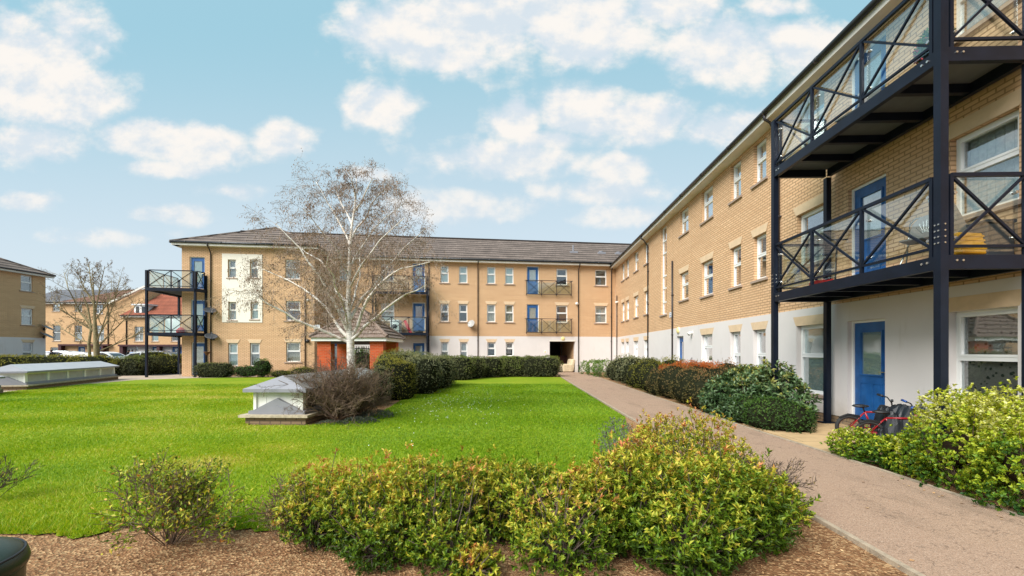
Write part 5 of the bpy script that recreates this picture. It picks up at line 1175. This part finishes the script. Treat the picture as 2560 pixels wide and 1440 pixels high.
def bare_tree():
    random.seed(5); e = empty('bare_tree', P(242, 28.5), 0, 'leafless mossy barked tree behind the left hedge in front of the far terrace', 'tree'); o0 = e.location.copy()
    q = lambda px, py, dy=0: PZ(px, py, 28.5 + dy) - o0; m = MB(); tips = []; t = MB()
    t.tube([q(243, 932), q(242, 890), q(240, 850), q(237, 800), q(235, 760), q(233, 710), q(230, 668)], [.2, .17, .14, .09, .055, .03, .012], 10, False)
    t.tube([q(225, 900), q(222, 860), q(228, 820), q(220, 770), q(205, 730)], [.10, .09, .07, .05, .02], 8, False)
    t.build('trunk', 'bark_mossy', e, True)
    for l in ([(240, 850), (270, 800), (290, 740), (300, 690)], [(242, 870), (280, 830), (320, 790), (350, 750)], [(238, 820), (200, 780), (170, 720), (160, 680)], [(236, 790), (250, 720), (262, 665)], [(237, 830), (190, 800), (150, 770), (125, 745)],
              [(234, 760), (205, 710), (190, 665)], [(243, 880), (290, 860), (335, 840), (370, 815)], [(240, 860), (200, 850), (160, 825), (135, 800)], [(234, 740), (226, 700), (222, 655)], [(238, 800), (275, 750), (320, 715)], [(240, 840), (215, 800), (180, 760)], [(241, 860), (262, 800), (275, 760), (280, 700)]):
        pts = [q(a, b, random.uniform(-1.5, 1.5) * i / 3) for i, (a, b) in enumerate(l)]; branch(m, None, None, 3, .05, 0, 3, tips, .16, -.03, (6, 5, 4, 3), (10, 7, 5), pts, .35, .7)
    m.build('branch', 'bark_mossy', e)
    tp_ = np.array([list(t_[0]) for t_ in tips]); k = len(tp_); leaves('bud', tp_, RNG.normal(size=(k, 3)), RNG.normal(size=(k, 3)), np.full(k, .05), np.full(k, .03), RNG.random(k), 'catkin', e)
bare_tree()
#@@SHRUBS
def B(px, Y, z, rx, ry, rz, e=2.0): p = P(px, Y); return (p.x, Y, z, rx, ry, rz, e)
def BX(x, y, z, rx, ry, rz, e=2.0): return (x, y, z, rx, ry, rz, e)
GF = 'golden green shrubs along the soil bed in the foreground'; fk = dict(per=9, inset=.62, upb=.8, spread=.8, tipup=.38, core=None, stems=300, stray=.10, lump=.28, trand=.26, tnoise=.2)
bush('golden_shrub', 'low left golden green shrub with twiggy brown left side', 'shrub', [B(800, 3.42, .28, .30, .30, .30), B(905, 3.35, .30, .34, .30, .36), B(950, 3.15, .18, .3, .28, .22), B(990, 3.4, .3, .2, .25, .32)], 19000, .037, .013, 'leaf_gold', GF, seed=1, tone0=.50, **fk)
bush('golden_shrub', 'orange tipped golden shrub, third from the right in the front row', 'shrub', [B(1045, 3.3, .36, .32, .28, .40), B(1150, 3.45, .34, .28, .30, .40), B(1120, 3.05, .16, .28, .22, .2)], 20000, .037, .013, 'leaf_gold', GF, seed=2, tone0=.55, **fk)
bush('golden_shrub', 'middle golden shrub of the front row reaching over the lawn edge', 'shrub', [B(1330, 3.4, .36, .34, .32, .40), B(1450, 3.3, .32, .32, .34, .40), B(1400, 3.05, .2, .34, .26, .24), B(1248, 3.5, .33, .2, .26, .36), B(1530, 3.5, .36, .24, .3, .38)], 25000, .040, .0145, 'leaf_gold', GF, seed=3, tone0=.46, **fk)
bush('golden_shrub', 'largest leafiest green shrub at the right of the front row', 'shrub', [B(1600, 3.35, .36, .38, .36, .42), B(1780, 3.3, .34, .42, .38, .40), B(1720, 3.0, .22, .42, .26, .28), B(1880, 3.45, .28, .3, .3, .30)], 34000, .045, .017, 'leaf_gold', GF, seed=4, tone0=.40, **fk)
bush('golden_shrub', 'rear golden yellow shrub beside the path, behind the front row', 'shrub', [B(1640, 4.9, .42, .38, .38, .44), B(1760, 4.8, .40, .36, .36, .44), B(1700, 4.45, .3, .42, .3, .34), B(1840, 4.4, .28, .26, .3, .34)], 27000, .036, .013, 'leaf_gold', GF, seed=5, tone0=.62, **fk)
bush('grey_shrub', 'small grey leaved shrub at the lawn side of the rear golden shrub', 'shrub', [B(1545, 5.25, .32, .24, .3, .40), B(1575, 5.0, .2, .2, .2, .28)], 7000, .022, .008, 'leaf_grey', seed=6, per=8, inset=.4, stems=60, lump=.2, core=None, tone0=.5)
bush('golden_shrub', 'low spreading sprig of golden leaves touching the path kerb', 'shrub', [B(1975, 3.85, .12, .22, .2, .18), B(1940, 4.1, .2, .18, .2, .22)], 1600, .042, .017, 'leaf_gold', GF, seed=7, per=8, inset=.6, core=None, stems=60, lump=.3, tone0=.42)
bush('golden_shrub', 'small detached yellow green tuft at the bottom edge of the picture', 'shrub', [B(1185, 2.92, .08, .16, .12, .13)], 1300, .045, .018, 'leaf_gold', GF, seed=17, per=8, inset=.6, core=None, stems=40, lump=.3, tone0=.5)
def twig_shrub(name, label, px, Y, n, h, spread, leafn, mat, twm, seed, L=.03, W_=.014, group=None, lv=2, rad=.006, cat='shrub', tone0=.5, low=False, ch=(6, 5, 4), wig=.16, grav=-.02):
    random.seed(seed); p = P(px, Y); e = empty(name, p, 0, label, cat, group); m = MB(); tips = []
    for i in range(n):
        a = random.uniform(0, 6.283); s = random.uniform(.1, 1) * spread; d = Vector((math.cos(a) * s, math.sin(a) * s, 1))
        branch(m, (math.cos(a) * .05 * s, math.sin(a) * .05 * s, 0), d, h * random.uniform(.7, 1.1), rad, 0, lv, tips, wig, grav, (5, 4, 3), ch, None, .5, .65)
    m.v = [(x, y, max(z, .004)) for x, y, z in m.v]
    m.build('twig', twm, e)
    tp_ = np.array([list(t[0]) for t in tips]); 
    if low: tp_ = np.concatenate([tp_, tp_[tp_[:, 2] < h * .45], tp_[tp_[:, 2] < h * .3]])
    if leafn and len(tp_):
        ii = RNG.integers(0, len(tp_), leafn); b = tp_[ii] + RNG.normal(size=(leafn, 3)) * .02; b[:, 2] = np.maximum(b[:, 2], .01); d = RNG.normal(size=(leafn, 3)) + [0, 0, .6]
        leaves('foliage', b, d, RNG.normal(size=(leafn, 3)) + [0, 0, 1], L * (.6 + .7 * RNG.random(leafn)), W_ * (.7 + .6 * RNG.random(leafn)), tone0 + RNG.normal(size=leafn) * .2 + .1 * vnoise(b, 6, seed), mat, e)
    return e
twig_shrub('sparse_shrub', 'sparse low shrub of thin stems standing alone on the soil at left', 425, 3.40, 34, .60, 1.15, 3400, 'leaf_gold', 'twig_mid', 21, L=.036, W_=.015, low=True, tone0=.50, rad=.004)
twig_shrub('sparse_shrub', 'thin twigs with a few leaves at the left picture edge', -18, 4.35, 9, .42, .9, 120, 'leaf_gold', 'twig_brown', 22, rad=.003)
twig_shrub('dry_shrub', 'brown nearly leafless twigs left of the front row shrubs', 745, 3.55, 26, .42, .9, 1100, 'leaf_brown', 'twig_mid', 23, L=.026, W_=.011, rad=.0035, tone0=.6)
twig_shrub('dry_shrub', 'thin bare twigs leaning over the path from the rear golden shrub', 1925, 4.15, 18, .50, .8, 260, 'leaf_brown', 'twig_brown', 24, rad=.0035)
twig_shrub('bare_shrub', 'large round leafless brown shrub beside the vent housing', 846, 9.5, 80, 1.38, .95, 1800, 'leaf_brown', 'twig_mid', 25, L=.022, W_=.012, rad=.022, lv=3, tone0=.55, ch=(5, 5, 4), wig=.26, grav=-.01)
twig_shrub('bare_shrub', 'second leafless brown shrub behind the right of the round one', 900, 9.9, 40, .95, 1.0, 1000, 'leaf_brown', 'twig_mid', 26, L=.022, W_=.012, rad=.018, lv=3, tone0=.5, ch=(5, 4, 4), wig=.26)
bush('ground_cover', 'grey green creeping ground cover under the bare shrub', 'ground cover', [B(900, 9.15, .02, .45, .25, .12), B(940, 9.9, .03, .4, .4, .16), B(830, 8.95, .02, .35, .15, .08)], 4500, .03, .014, 'leaf_grey', per=6, core=None, stems=0, tone0=.35, seed=30)
GH = 'clipped hedges round the lawn'
hk = dict(per=6, upb=.45, spread=1.0, inset=.26, lump=.11, stems=0, corek=.82, trand=.34, tnoise=.30, tipup=.40)
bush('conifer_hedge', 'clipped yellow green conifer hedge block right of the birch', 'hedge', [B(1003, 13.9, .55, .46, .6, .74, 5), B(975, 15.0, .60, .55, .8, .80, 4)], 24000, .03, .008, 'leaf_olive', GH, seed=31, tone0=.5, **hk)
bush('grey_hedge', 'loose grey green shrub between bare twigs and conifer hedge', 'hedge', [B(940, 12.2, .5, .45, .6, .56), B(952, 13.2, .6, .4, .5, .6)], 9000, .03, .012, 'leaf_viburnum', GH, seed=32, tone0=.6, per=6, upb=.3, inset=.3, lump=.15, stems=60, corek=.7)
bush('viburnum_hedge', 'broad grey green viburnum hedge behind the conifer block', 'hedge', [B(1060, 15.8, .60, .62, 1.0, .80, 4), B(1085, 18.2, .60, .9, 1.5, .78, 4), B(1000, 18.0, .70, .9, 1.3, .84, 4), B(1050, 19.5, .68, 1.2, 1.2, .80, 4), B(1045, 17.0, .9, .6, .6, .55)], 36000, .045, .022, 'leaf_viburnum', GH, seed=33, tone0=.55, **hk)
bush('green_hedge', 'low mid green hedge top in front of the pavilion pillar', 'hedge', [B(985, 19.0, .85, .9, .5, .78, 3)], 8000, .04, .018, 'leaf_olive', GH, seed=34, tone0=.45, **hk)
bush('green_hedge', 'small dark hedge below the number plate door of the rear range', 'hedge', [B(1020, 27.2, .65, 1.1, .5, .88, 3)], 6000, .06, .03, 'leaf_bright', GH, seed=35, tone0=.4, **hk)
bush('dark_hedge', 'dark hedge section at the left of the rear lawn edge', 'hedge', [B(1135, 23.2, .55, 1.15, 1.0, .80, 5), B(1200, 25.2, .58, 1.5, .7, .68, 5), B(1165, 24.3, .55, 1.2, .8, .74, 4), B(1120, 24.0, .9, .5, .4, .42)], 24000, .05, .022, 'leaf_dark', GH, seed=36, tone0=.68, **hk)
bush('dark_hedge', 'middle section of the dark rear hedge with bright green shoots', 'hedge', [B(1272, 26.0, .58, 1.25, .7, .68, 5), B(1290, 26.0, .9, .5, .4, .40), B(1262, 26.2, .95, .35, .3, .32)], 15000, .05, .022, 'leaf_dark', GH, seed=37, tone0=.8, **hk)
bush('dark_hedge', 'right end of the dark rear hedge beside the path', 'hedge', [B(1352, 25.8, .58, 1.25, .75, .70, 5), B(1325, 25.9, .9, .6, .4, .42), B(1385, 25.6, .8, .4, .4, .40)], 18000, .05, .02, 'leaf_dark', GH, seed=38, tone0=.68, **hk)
bush('green_hedge', 'dark hedge seen through the iron railings of the pavilion', 'hedge', [B(905, 25.6, .7, .75, .4, 1.0, 3)], 6000, .06, .03, 'leaf_bright', GH, seed=39, tone0=.3, **hk)
GR = 'shrubs between the path and the right wing'; rk = dict(per=6, upb=.35, spread=1.0, inset=.25, lump=.14, stems=40, corek=.80, trand=.28, tnoise=.2)
bush('green_shrub', 'small fresh green shrub at the far end of the path', 'shrub', [B(1484, 27.0, .45, .55, .8, .62), B(1500, 25.6, .42, .5, .8, .62), B(1462, 28.4, .4, .4, .6, .55), B(1515, 25.0, .5, .5, .7, .6)], 9000, .06, .03, 'leaf_bright', GR, seed=41, tone0=.5, **dict(rk, core=None))
rk2 = dict(rk, lump=.16, inset=.3, corek=.87)
def A(a, Y, z, rx, ry, rz, e=2.0): return (a + RW * Y, Y, z, rx, ry, rz, e)
bush('viburnum_shrub', 'rounded grey green viburnum at the far right of the path', 'shrub', [A(5.0, 19.0, .58, .72, .9, .74), A(5.1, 20.4, .6, .8, .9, .76), A(5.2, 21.9, .6, .85, .9, .74), A(5.9, 20.2, .6, .7, 1.4, .70), A(4.9, 22.8, .5, .6, .6, .62)], 22000, .05, .024, 'leaf_viburnum', GR, seed=42, tone0=.55, **rk2)
bush('olive_shrub', 'green and olive shrub between viburnum and brown shrub', 'shrub', [A(4.85, 15.7, .50, .62, .8, .68), A(5.0, 17.0, .55, .7, .8, .72), A(5.7, 16.4, .58, .7, 1.2, .74), A(4.8, 18.0, .45, .5, .6, .6), A(6.2, 15.6, .5, .5, .9, .66)], 22000, .038, .016, 'leaf_olive', GR, seed=43, tone0=.38, **rk2)
bush('brown_shrub', 'brown green low shrub in the middle of the right bed', 'shrub', [A(4.9, 11.5, .40, .52, .7, .58), A(4.95, 12.7, .45, .55, .8, .64), A(4.95, 14.0, .50, .6, .8, .68), A(5.6, 12.2, .5, .7, .8, .64), A(5.7, 13.6, .55, .75, .9, .66), A(4.8, 14.9, .4, .5, .5, .6)], 34000, .032, .013, 'leaf_brown', GR, seed=44, tone0=.46, **rk2)
bush('orange_shrub', 'bright orange red leaved patch on top of the brown shrub', 'shrub', [A(5.35, 13.9, 1.10, .50, .45, .14), A(5.7, 13.2, 1.12, .42, .45, .13), A(5.0, 14.6, .98, .35, .35, .14)], 5000, .038, .018, 'leaf_orange', GR, per=6, inset=.6, core=None, stems=15, lump=.3, seed=45, tone0=.5)
bush('brown_shrub', 'dull red brown shrub close to the white wall under the ground floor windows', 'shrub', [A(6.3, 13.2, .6, .45, .9, .68), A(6.3, 11.8, .55, .45, .9, .62)], 12000, .034, .015, 'leaf_brown', GR, seed=46, tone0=.6, **rk2)
bush('laurel_shrub', 'dark glossy laurel left of the navy balcony post', 'shrub', [A(4.85, 10.4, .38, .50, .6, .56), A(5.5, 10.6, .58, .6, .7, .66), A(5.2, 9.7, .50, .62, .6, .62), A(5.75, 10.2, .58, .5, .6, .64), A(4.9, 9.4, .30, .45, .5, .48)], 14000, .10, .042, 'leaf_laurel', GR, seed=47, per=7, upb=.5, spread=1.0, inset=.35, lump=.2, stems=70, corek=.62, trand=.3, tnoise=.15, tone0=.6)
bush('laurel_shrub', 'tall glossy laurel around the foot of the navy balcony post', 'shrub', [A(5.55, 9.05, .70, .38, .42, .54), A(5.68, 8.75, .46, .28, .32, .46), A(5.35, 9.4, .6, .4, .4, .56)], 3400, .11, .048, 'leaf_laurel', GR, seed=48, per=7, upb=.5, spread=1.0, inset=.5, lump=.25, stems=70, core=None, trand=.3, tone0=.62)
bush('low_shrub', 'dense low dark green shrub beside the sandstone slabs', 'shrub', [A(4.95, 8.55, .22, .48, .55, .44), A(5.2, 8.3, .20, .42, .42, .38), A(4.95, 9.2, .22, .45, .5, .42)], 20000, .030, .012, 'leaf_bright', GR, seed=49, tone0=.30, **rk2)
GL = 'shrubs along the end block wall'
bush('box_hedge', 'clipped dark box hedge beside the corner balcony door', 'hedge', [B(538, 25.0, .42, 1.15, .42, .50, 5)], 9000, .045, .02, 'leaf_dark', GL, seed=51, tone0=.5, **hk)
bush('green_shrub', 'dark green shrub right of the clipped box hedge', 'shrub', [B(620, 25.1, .35, .9, .45, .36), B(656, 25.2, .55, .52, .45, .55, 3)], 8000, .05, .022, 'leaf_bright', GL, seed=52, tone0=.22, **rk)
bush('spreading_shrub', 'low spreading juniper below the single window of the end block', 'shrub', [B(705, 25.2, .2, .8, .45, .26), B(760, 25.0, .3, .95, .5, .36)], 8000, .05, .012, 'leaf_olive', GL, seed=53, tone0=.25, **rk)
GB = 'left boundary hedge'
bush('boundary_hedge', 'long olive brown boundary hedge behind the pale vent housing', 'hedge', [B(-60, 25.5, .62, 3.4, .6, .74, 5), B(80, 26.0, .62, 3.0, .6, .74, 5), B(190, 26.6, .64, 2.6, .6, .72, 5), B(262, 27.0, .45, 1.2, .6, .60, 3)], 26000, .06, .026, 'leaf_olive', GB, seed=61, tone0=.34, **hk)
bush('boundary_hedge', 'dark evergreen hedge left of the tall corner balcony post', 'hedge', [B(315, 27.3, .5, 1.25, .6, .72, 3), B(355, 27.8, .55, 1.1, .6, .78, 3)], 13000, .06, .028, 'leaf_dark', GB, seed=62, tone0=.5, **hk)
bush('boundary_hedge', 'green gold hedge seen beneath the corner balcony', 'hedge', [B(412, 29.5, .6, 1.6, .6, .80, 3), B(385, 31.0, .8, 1.2, .6, .84, 3), B(452, 30.0, .6, 1.0, .6, .82, 3)], 14000, .06, .026, 'leaf_olive', GB, seed=63, tone0=.30, **hk)
GE = 'variegated shrubs beside the path at right'; ek = dict(per=8, upb=.45, spread=.95, inset=.45, lump=.22, corek=.36, core='inner_brown', trand=.24, tnoise=.26, stemmat='twig_mid', stray=.05)
bush('euonymus_shrub', 'big variegated yellow green shrub at the right picture edge', 'shrub', [BX(5.10, 4.85, .46, .46, .5, .58), BX(5.8, 4.85, .58, .5, .55, .58), BX(5.0, 4.1, .42, .42, .5, .52), BX(5.5, 3.9, .50, .55, .55, .62), BX(6.05, 5.55, .5, .5, .45, .62)], 62000, .034, .024, 'leaf_euonymus', GE, seed=71, tone0=.52, tipup=.28, stems=150, **ek)
bush('euonymus_shrub', 'low pale variegated tongue of shrub along the kerb by the bicycles', 'shrub', [BX(4.98, 6.05, .16, .30, .42, .26), BX(5.05, 5.45, .20, .34, .42, .30), BX(5.3, 5.9, .12, .25, .3, .20)], 17000, .032, .022, 'leaf_euonymus', GE, seed=72, tone0=.58, tipup=.2, stems=60, **ek)
#@@BIKES
def bicycle(loc, rz, lean, label, frame, s=1.0, grip='bike_blue'):
    e = empty('bicycle', loc, rz, label, 'bicycle', 'childrens bicycles by the blue door'); e.rotation_euler = (R(lean), 0, rz); e.scale = (s, s, s)
    r = .2
    for x in (0, .72):
        m = MB(); m.torus((x, 0, r), (0, 1, 0), r - .026, .030, 28, 8); w = m.build('wheel', 'tyre', e, True)
        m = MB(); m.torus((x, 0, r), (0, 1, 0), r - .05, .009, 28, 6)
        m.build('rim', frame, w, True); m = MB()
        for k in range(12): t = 2 * math.pi * k / 12; m.tube([(x, .01 * (-1) ** k, r), (x + (r - .05) * math.cos(t), 0, r + (r - .05) * math.sin(t))], .0022, 4)
        m.tube([(x, -.05, r), (x, .05, r)], .012, 8); m.build('spoke', 'steel', w)
    m = MB(); bb = (.30, 0, .20); st_ = (.20, 0, .46); hd = (.58, 0, .48)
    for a, b, q in ((bb, st_, .014), (bb, hd, .018), (st_, hd, .016), ((0, .04, r), bb, .009), ((0, -.04, r), bb, .009), ((0, .04, r), st_, .009), ((0, -.04, r), st_, .009), ((.6, 0, .42), (.72, .04, r), .011), ((.6, 0, .42), (.72, -.04, r), .011), ((.56, 0, .55), (.6, 0, .40), .016)): m.tube([a, b], q, 8)
    m.build('frame', frame, e, True)
    m = MB(); m.tube([st_, (.17, 0, .54)], .011, 8); m.ball((.14, 0, .56), .12, .06, .028, 12); m.build('saddle', 'black_plastic', e, True)
    m = MB(); m.tube([(.56, 0, .55), (.54, 0, .64), (.52, -.1, .70), (.46, -.24, .71)], .010, 8); m.tube([(.54, 0, .64), (.52, .1, .70), (.46, .24, .71)], .010, 8); hb = m.build('handlebar', 'black_plastic', e, True)
    [MB().tube([(.485, s_ * .17, .707), (.45, s_ * .27, .712)], .018, 8).build('grip', grip, hb, True) for s_ in (-1, 1)]
    m = MB(); m.torus((.30, .03, .20), (0, 1, 0), .06, .006, 18, 5); m.tube([(.30, .03, .20), (.36, .07, .12)], .008, 6); m.box(.33, .40, .06, .11, .105, .125); m.build('crank', 'black_plastic', e)
    m = MB(); m.prism([(-.14, .36), (-.02, .42), (.13, .40), (.13, .37), (-.02, .395), (-.14, .34)], -.03, .03); m.build('mudguard', 'black_plastic', e)
bicycle((5.98, 7.1, .0), R(-30), 8, 'red child bicycle in front, partly under the black sheet', 'bike_red', 1.0)
bicycle((6.0, 7.55, .0), R(-22), 6, 'second red child bicycle standing nearer the blue door', 'bike_red', 1.06, 'black_plastic')
def tarp():
    e = empty('black_sheet', (6.42, 6.98, 0), R(-25), 'crumpled black sheet draped over the bicycles by the blue door', 'cover'); n = 26; m = MB(); vs = []
    for i in range(n + 1):
        for j in range(n + 1):
            u, v = i / n * 2 - 1, j / n * 2 - 1; x, y = u * .52, v * .36
            h = .66 + .10 * max(0, u) - .22 * abs(v + .25 * math.sin(4 * u)) - .10 * (math.sin(7 * u + 2 * v) ** 2); edge = max(abs(u), abs(v)); drop = max(0, edge - .45) / .55
            z = h - drop ** .8 * (.48 + .10 * math.sin(5 * u + 3 * v)) ; z += .035 * abs(math.sin(8 * u + 5 * v)) + .03 * abs(math.sin(11 * v - 7 * u)) * (1 + drop) + random.uniform(-.012, .012)
            x *= 1 - .22 * drop + .05 * math.sin(7 * v); y *= 1 - .15 * drop + .10 * math.sin(8 * u) * drop; vs.append((x, y, max(z, .06)))
    m.add(vs, [(i * (n + 1) + j, (i + 1) * (n + 1) + j, (i + 1) * (n + 1) + j + 1, i * (n + 1) + j + 1) for i in range(n) for j in range(n)])
    o = m.build('sheet', 'tarp', e, False); s = o.modifiers.new('thickness', 'SOLIDIFY'); s.thickness = .006
tarp()
# dark green litter bin, cut by the left picture edge
gb = empty('litter_bin', (-2.70, 1.95, 0), R(10), 'dark green plastic litter bin at the lower left corner', 'bin')
m = MB(); m.lathe([(.30, 0), (.30, .03), (.32, .06), (.335, .55), (.34, .57)], n=28); m.build('body', 'bin_green', gb, True)
m = MB(); m.lathe([(.348, .572), (.352, .60), (.345, .64), (.31, .675), (.24, .70), (.10, .715), (.02, .717)], n=28); m.build('lid', 'bin_green', gb, True)
m = MB(); m.torus((0, 0, .655), (0, 0, 1), .333, .007, 30, 6); m.build('lid_seam', 'black_plastic', gb, True); gb.scale = (.92, .92, .85)
#@@CARS
def car(loc, rz, col, label, L=4.1, Wd=1.75, Hh=1.47, van=False):
    e = empty('parked_car', loc, rz, label, 'car', 'cars parked beyond the hedge')
    prof = [(-.5, .42), (-.5, .66), (-.47, .80), (-.40, .90), (-.24, .94), (.10, .95), (.30, .93), (.46, .86), (.5, .66), (.5, .42), (.49, .25), (-.49, .25)]
    top = [(-.46, .90), (-.36, 1.22), (-.26, 1.41), (-.10, 1.47), (.08, 1.46), (.20, 1.38), (.32, 1.12), (.42, .90)] if not van else [(-.47, .9), (-.45, 1.3), (-.38, 1.5), (-.1, 1.58), (.12, 1.56), (.26, 1.4), (.36, 1.15), (.44, .92)]
    m = MB(); secs = [(-1, .90), (-.86, 1), (.86, 1), (1, .90)]; n = len(prof)
    def loft(pf, ys):
        k = len(pf); vs = []
        for y, f in ys: vs += [(x * L * (f if abs(x) > .4 else 1), y * Wd / 2, (z - .6) * (f if f < 1 else 1) + .6 if f < 1 else z) for x, z in pf]
        fs = [(i * k + j, i * k + (j + 1) % k, (i + 1) * k + (j + 1) % k, (i + 1) * k + j) for i in range(len(ys) - 1) for j in range(k)]
        fs += [tuple(range(k)), tuple(len(ys) * k - 1 - j for j in range(k))]; m.add(vs, fs)
    loft(prof, secs)
    k = len(top); vs = [(x * L, s * (Wd / 2) * (.95 - .32 * (z - .9) / .6), z) for s in (-1, 1) for x, z in top]
    m.add(vs, [(j, j + 1, j + 1 + k, j + k) for j in range(k - 1)] + [tuple(range(k)), tuple(2 * k - 1 - j for j in range(k))])
    m.build('body', col, e, False, bev=.03)
    for s in (-1, 1):
        yy = lambda z: s * ((Wd / 2) * (.95 - .32 * (z - .9) / .6) + .012)
        for a in ([(-.37, .97), (-.30, 1.30), (-.10, 1.39), (-.06, .97)], [(-.04, .97), (-.07, 1.39), (.10, 1.38), (.19, 1.28), (.34, .97)]):
            MB().add([(x * L, yy(z), z) for x, z in a], [(0, 1, 2, 3) if len(a) == 4 else (0, 1, 2, 3, 4)]) if False else None
            q = MB(); q.add([(x * L, yy(z), z) for x, z in a], [tuple(range(len(a)))]); o = q.build('side_window', 'car_glass', e); sm_ = o.modifiers.new('t', 'SOLIDIFY'); sm_.thickness = .01
        for x in (-.31, .31): w = MB().tube([(x * L, s * Wd / 2 * .82, .31), (x * L, s * Wd / 2 * 1.0, .31)], .31, 20).build('wheel', 'tyre', e); MB().tube([(x * L, s * Wd / 2 * 1.0, .31), (x * L, s * Wd / 2 * 1.012, .31)], .19, 16).build('rim', 'steel', w)
        MB().box(.30 * L - .1, .30 * L + .08, s * (Wd / 2 + .10) - .06, s * (Wd / 2 + .10) + .06, .93, 1.05).build('mirror', col, e, bev=.02)
    for (x0_, x1_, z0_, z1_) in ((.335, .225, 1.08, 1.35), (-.44, -.31, .98, 1.32)):
        q = MB(); w = Wd / 2 * .72; q.add([(x0_ * L + (.03 if x0_ > 0 else -.03), -w, z0_), (x0_ * L + (.03 if x0_ > 0 else -.03), w, z0_), (x1_ * L + (.03 if x0_ > 0 else -.03), w * .85, z1_), (x1_ * L + (.03 if x0_ > 0 else -.03), -w * .85, z1_)], [(0, 1, 2, 3)]); o = q.build('windscreen', 'car_glass', e); sm_ = o.modifiers.new('t', 'SOLIDIFY'); sm_.thickness = .01
    for s in (-1, 1): MB().box(.485 * L, .505 * L, s * .62 - .14, s * .62 + .14, .62, .76).build('headlight', 'white_goods', e)
car(P(262, 41), 0, 'car_white', 'white hatchback right of the bare tree trunk')
car(P(205, 45), R(5), 'car_grey', 'dark grey hatchback left of the bare tree trunk'); car(P(163, 47), 0, 'car_silver', 'silver estate car left of the grey hatchback', 4.4, van=True)
car(P(118, 44), R(10), 'car_navy', 'navy blue car nosing out behind the far left building')
car(P(374, 40.5), R(0), 'car_silver', 'silver car beyond the hedge left of the corner balcony post'); car(P(412, 38.5), R(-4), 'car_grey', 'grey saloon seen under the corner balcony deck', 4.5); car(P(398, 47), 0, 'car_navy', 'dark car parked behind the two grey cars', 4.3, van=True)
def person(loc, rz, label, top, bend=0.0, s=1.0):
    e = empty('person', loc, rz, label, 'person'); vs = []; es = []; rd = []
    def v(x, y, z, r, par=None):
        z2 = z; x2 = x
        if z > .95: dz = z - .95; x2 = x + dz * math.sin(R(bend)); z2 = .95 + dz * math.cos(R(bend))
        vs.append((x2 * s, y * s, z2 * s)); rd.append(r * s)
        if par is not None: es.append((par, len(vs) - 1))
        return len(vs) - 1
    pel = v(0, 0, .95, .135); wa = v(0, 0, 1.10, .125, pel); chs = v(0, 0, 1.30, .15, wa); nk = v(0, 0, 1.48, .06, chs); hd = v(.01, 0, 1.56, .085, nk); ht = v(.01, 0, 1.66, .095, hd); v(.0, 0, 1.73, .06, ht)
    v(.10, 0, 1.62, .025, hd)
    for sy in (-1, 1):
        sh = v(0, sy * .18, 1.42, .06, chs); el = v(.04, sy * .24, 1.14, .045, sh); wr = v(.18, sy * .22, .93, .032, el); v(.24, sy * .21, .88, .035, wr)
        hp = v(0, sy * .10, .88, .10, pel); kn = v(.02, sy * .11, .50, .065, hp); an = v(0, sy * .12, .09, .045, kn); v(.14, sy * .13, .04, .04, an)
    me = bpy.data.meshes.new('body'); me.from_pydata(vs, es, []); o = bpy.data.objects.new('body', me); C.collection.objects.link(o); o.parent = e
    sk = o.modifiers.new('skin', 'SKIN'); sv = me.skin_vertices[0].data
    for i, r_ in enumerate(rd): sv[i].radius = (r_, r_)
    sv[0].use_root = True; ss = o.modifiers.new('sub', 'SUBSURF'); ss.levels = 1; ss.render_levels = 2
    def pm():
        nm = 'person_' + top; 
        if nm in M: return M[nm]
        mt, t, b = newmat(nm, .8, 0, .2); sp_ = t.nodes.new('ShaderNodeSeparateXYZ'); t.links.new(coord(t), sp_.inputs[0])
        cols = {'blue': (.42, .55, .80), 'black': (.015, .015, .018)}[top]
        c = mixc(t, math_(t, 'GREATER_THAN', sp_.outputs[2], .97), (.02, .03, .07), cols); c = mixc(t, math_(t, 'GREATER_THAN', sp_.outputs[2], 1.47), c, (.16, .08, .05)); c = mixc(t, math_(t, 'LESS_THAN', sp_.outputs[2], .08), c, (.02, .02, .02))
        t.links.new(c, b.inputs['Base Color']); return mt
    me.materials.append(pm())
    hx = .62 * math.sin(R(bend)) + 0; MB().ball(((.0 + .73 * math.sin(R(bend)) - .01) * s, 0, (.95 + .73 * math.cos(R(bend))) * s), .105 * s, .10 * s, .10 * s, 12).build('hair', 'hair_black', e, True)
person(P(333, 44.5), R(160), 'person in a light blue shirt standing between the parked cars', 'blue', 12)
person(P(316, 45.5), R(20), 'person in dark clothes left of the one in the blue shirt', 'black', 18)
person(P(135, 41.5), R(170), 'person in black bending over the dark car at far left', 'black', 28)
# street clothes line of white bulbs and small rail by the corner door
hr = empty('handrail', P(450, 27.0), 0, 'low grey metal handrail at the foot of the corner balcony', 'handrail'); m = MB(); m.tube([(0, 0, 0), (0, 0, .75), (.45, .3, .75), (.45, .3, 0)], .02, 6); m.tube([(0, 0, .4), (.45, .3, .4)], .015, 6); m.build('rail', 'grey_plastic', hr)
hb = empty('hanging_basket', P(517.5, 25.6, 1.55 + (878 - 880) / FPX * 25.6), 0, 'hanging basket plant beside the end block ground floor door', 'basket'); MB().lathe([(.05, -.2), (.18, 0), (.2, .02)], n=14).build('basket', 'cane_brown', hb, True)
k = 400; q = norm(RNG.normal(size=(k, 3))); leaves('foliage', q * .2 + [0, 0, .05], q, q, np.full(k, .08), np.full(k, .04), RNG.random(k), 'leaf_grey', hb); MB().tube([(0, 0, 0), (0, 0, .62)], .008, 4).build('chain', 'iron', hb)
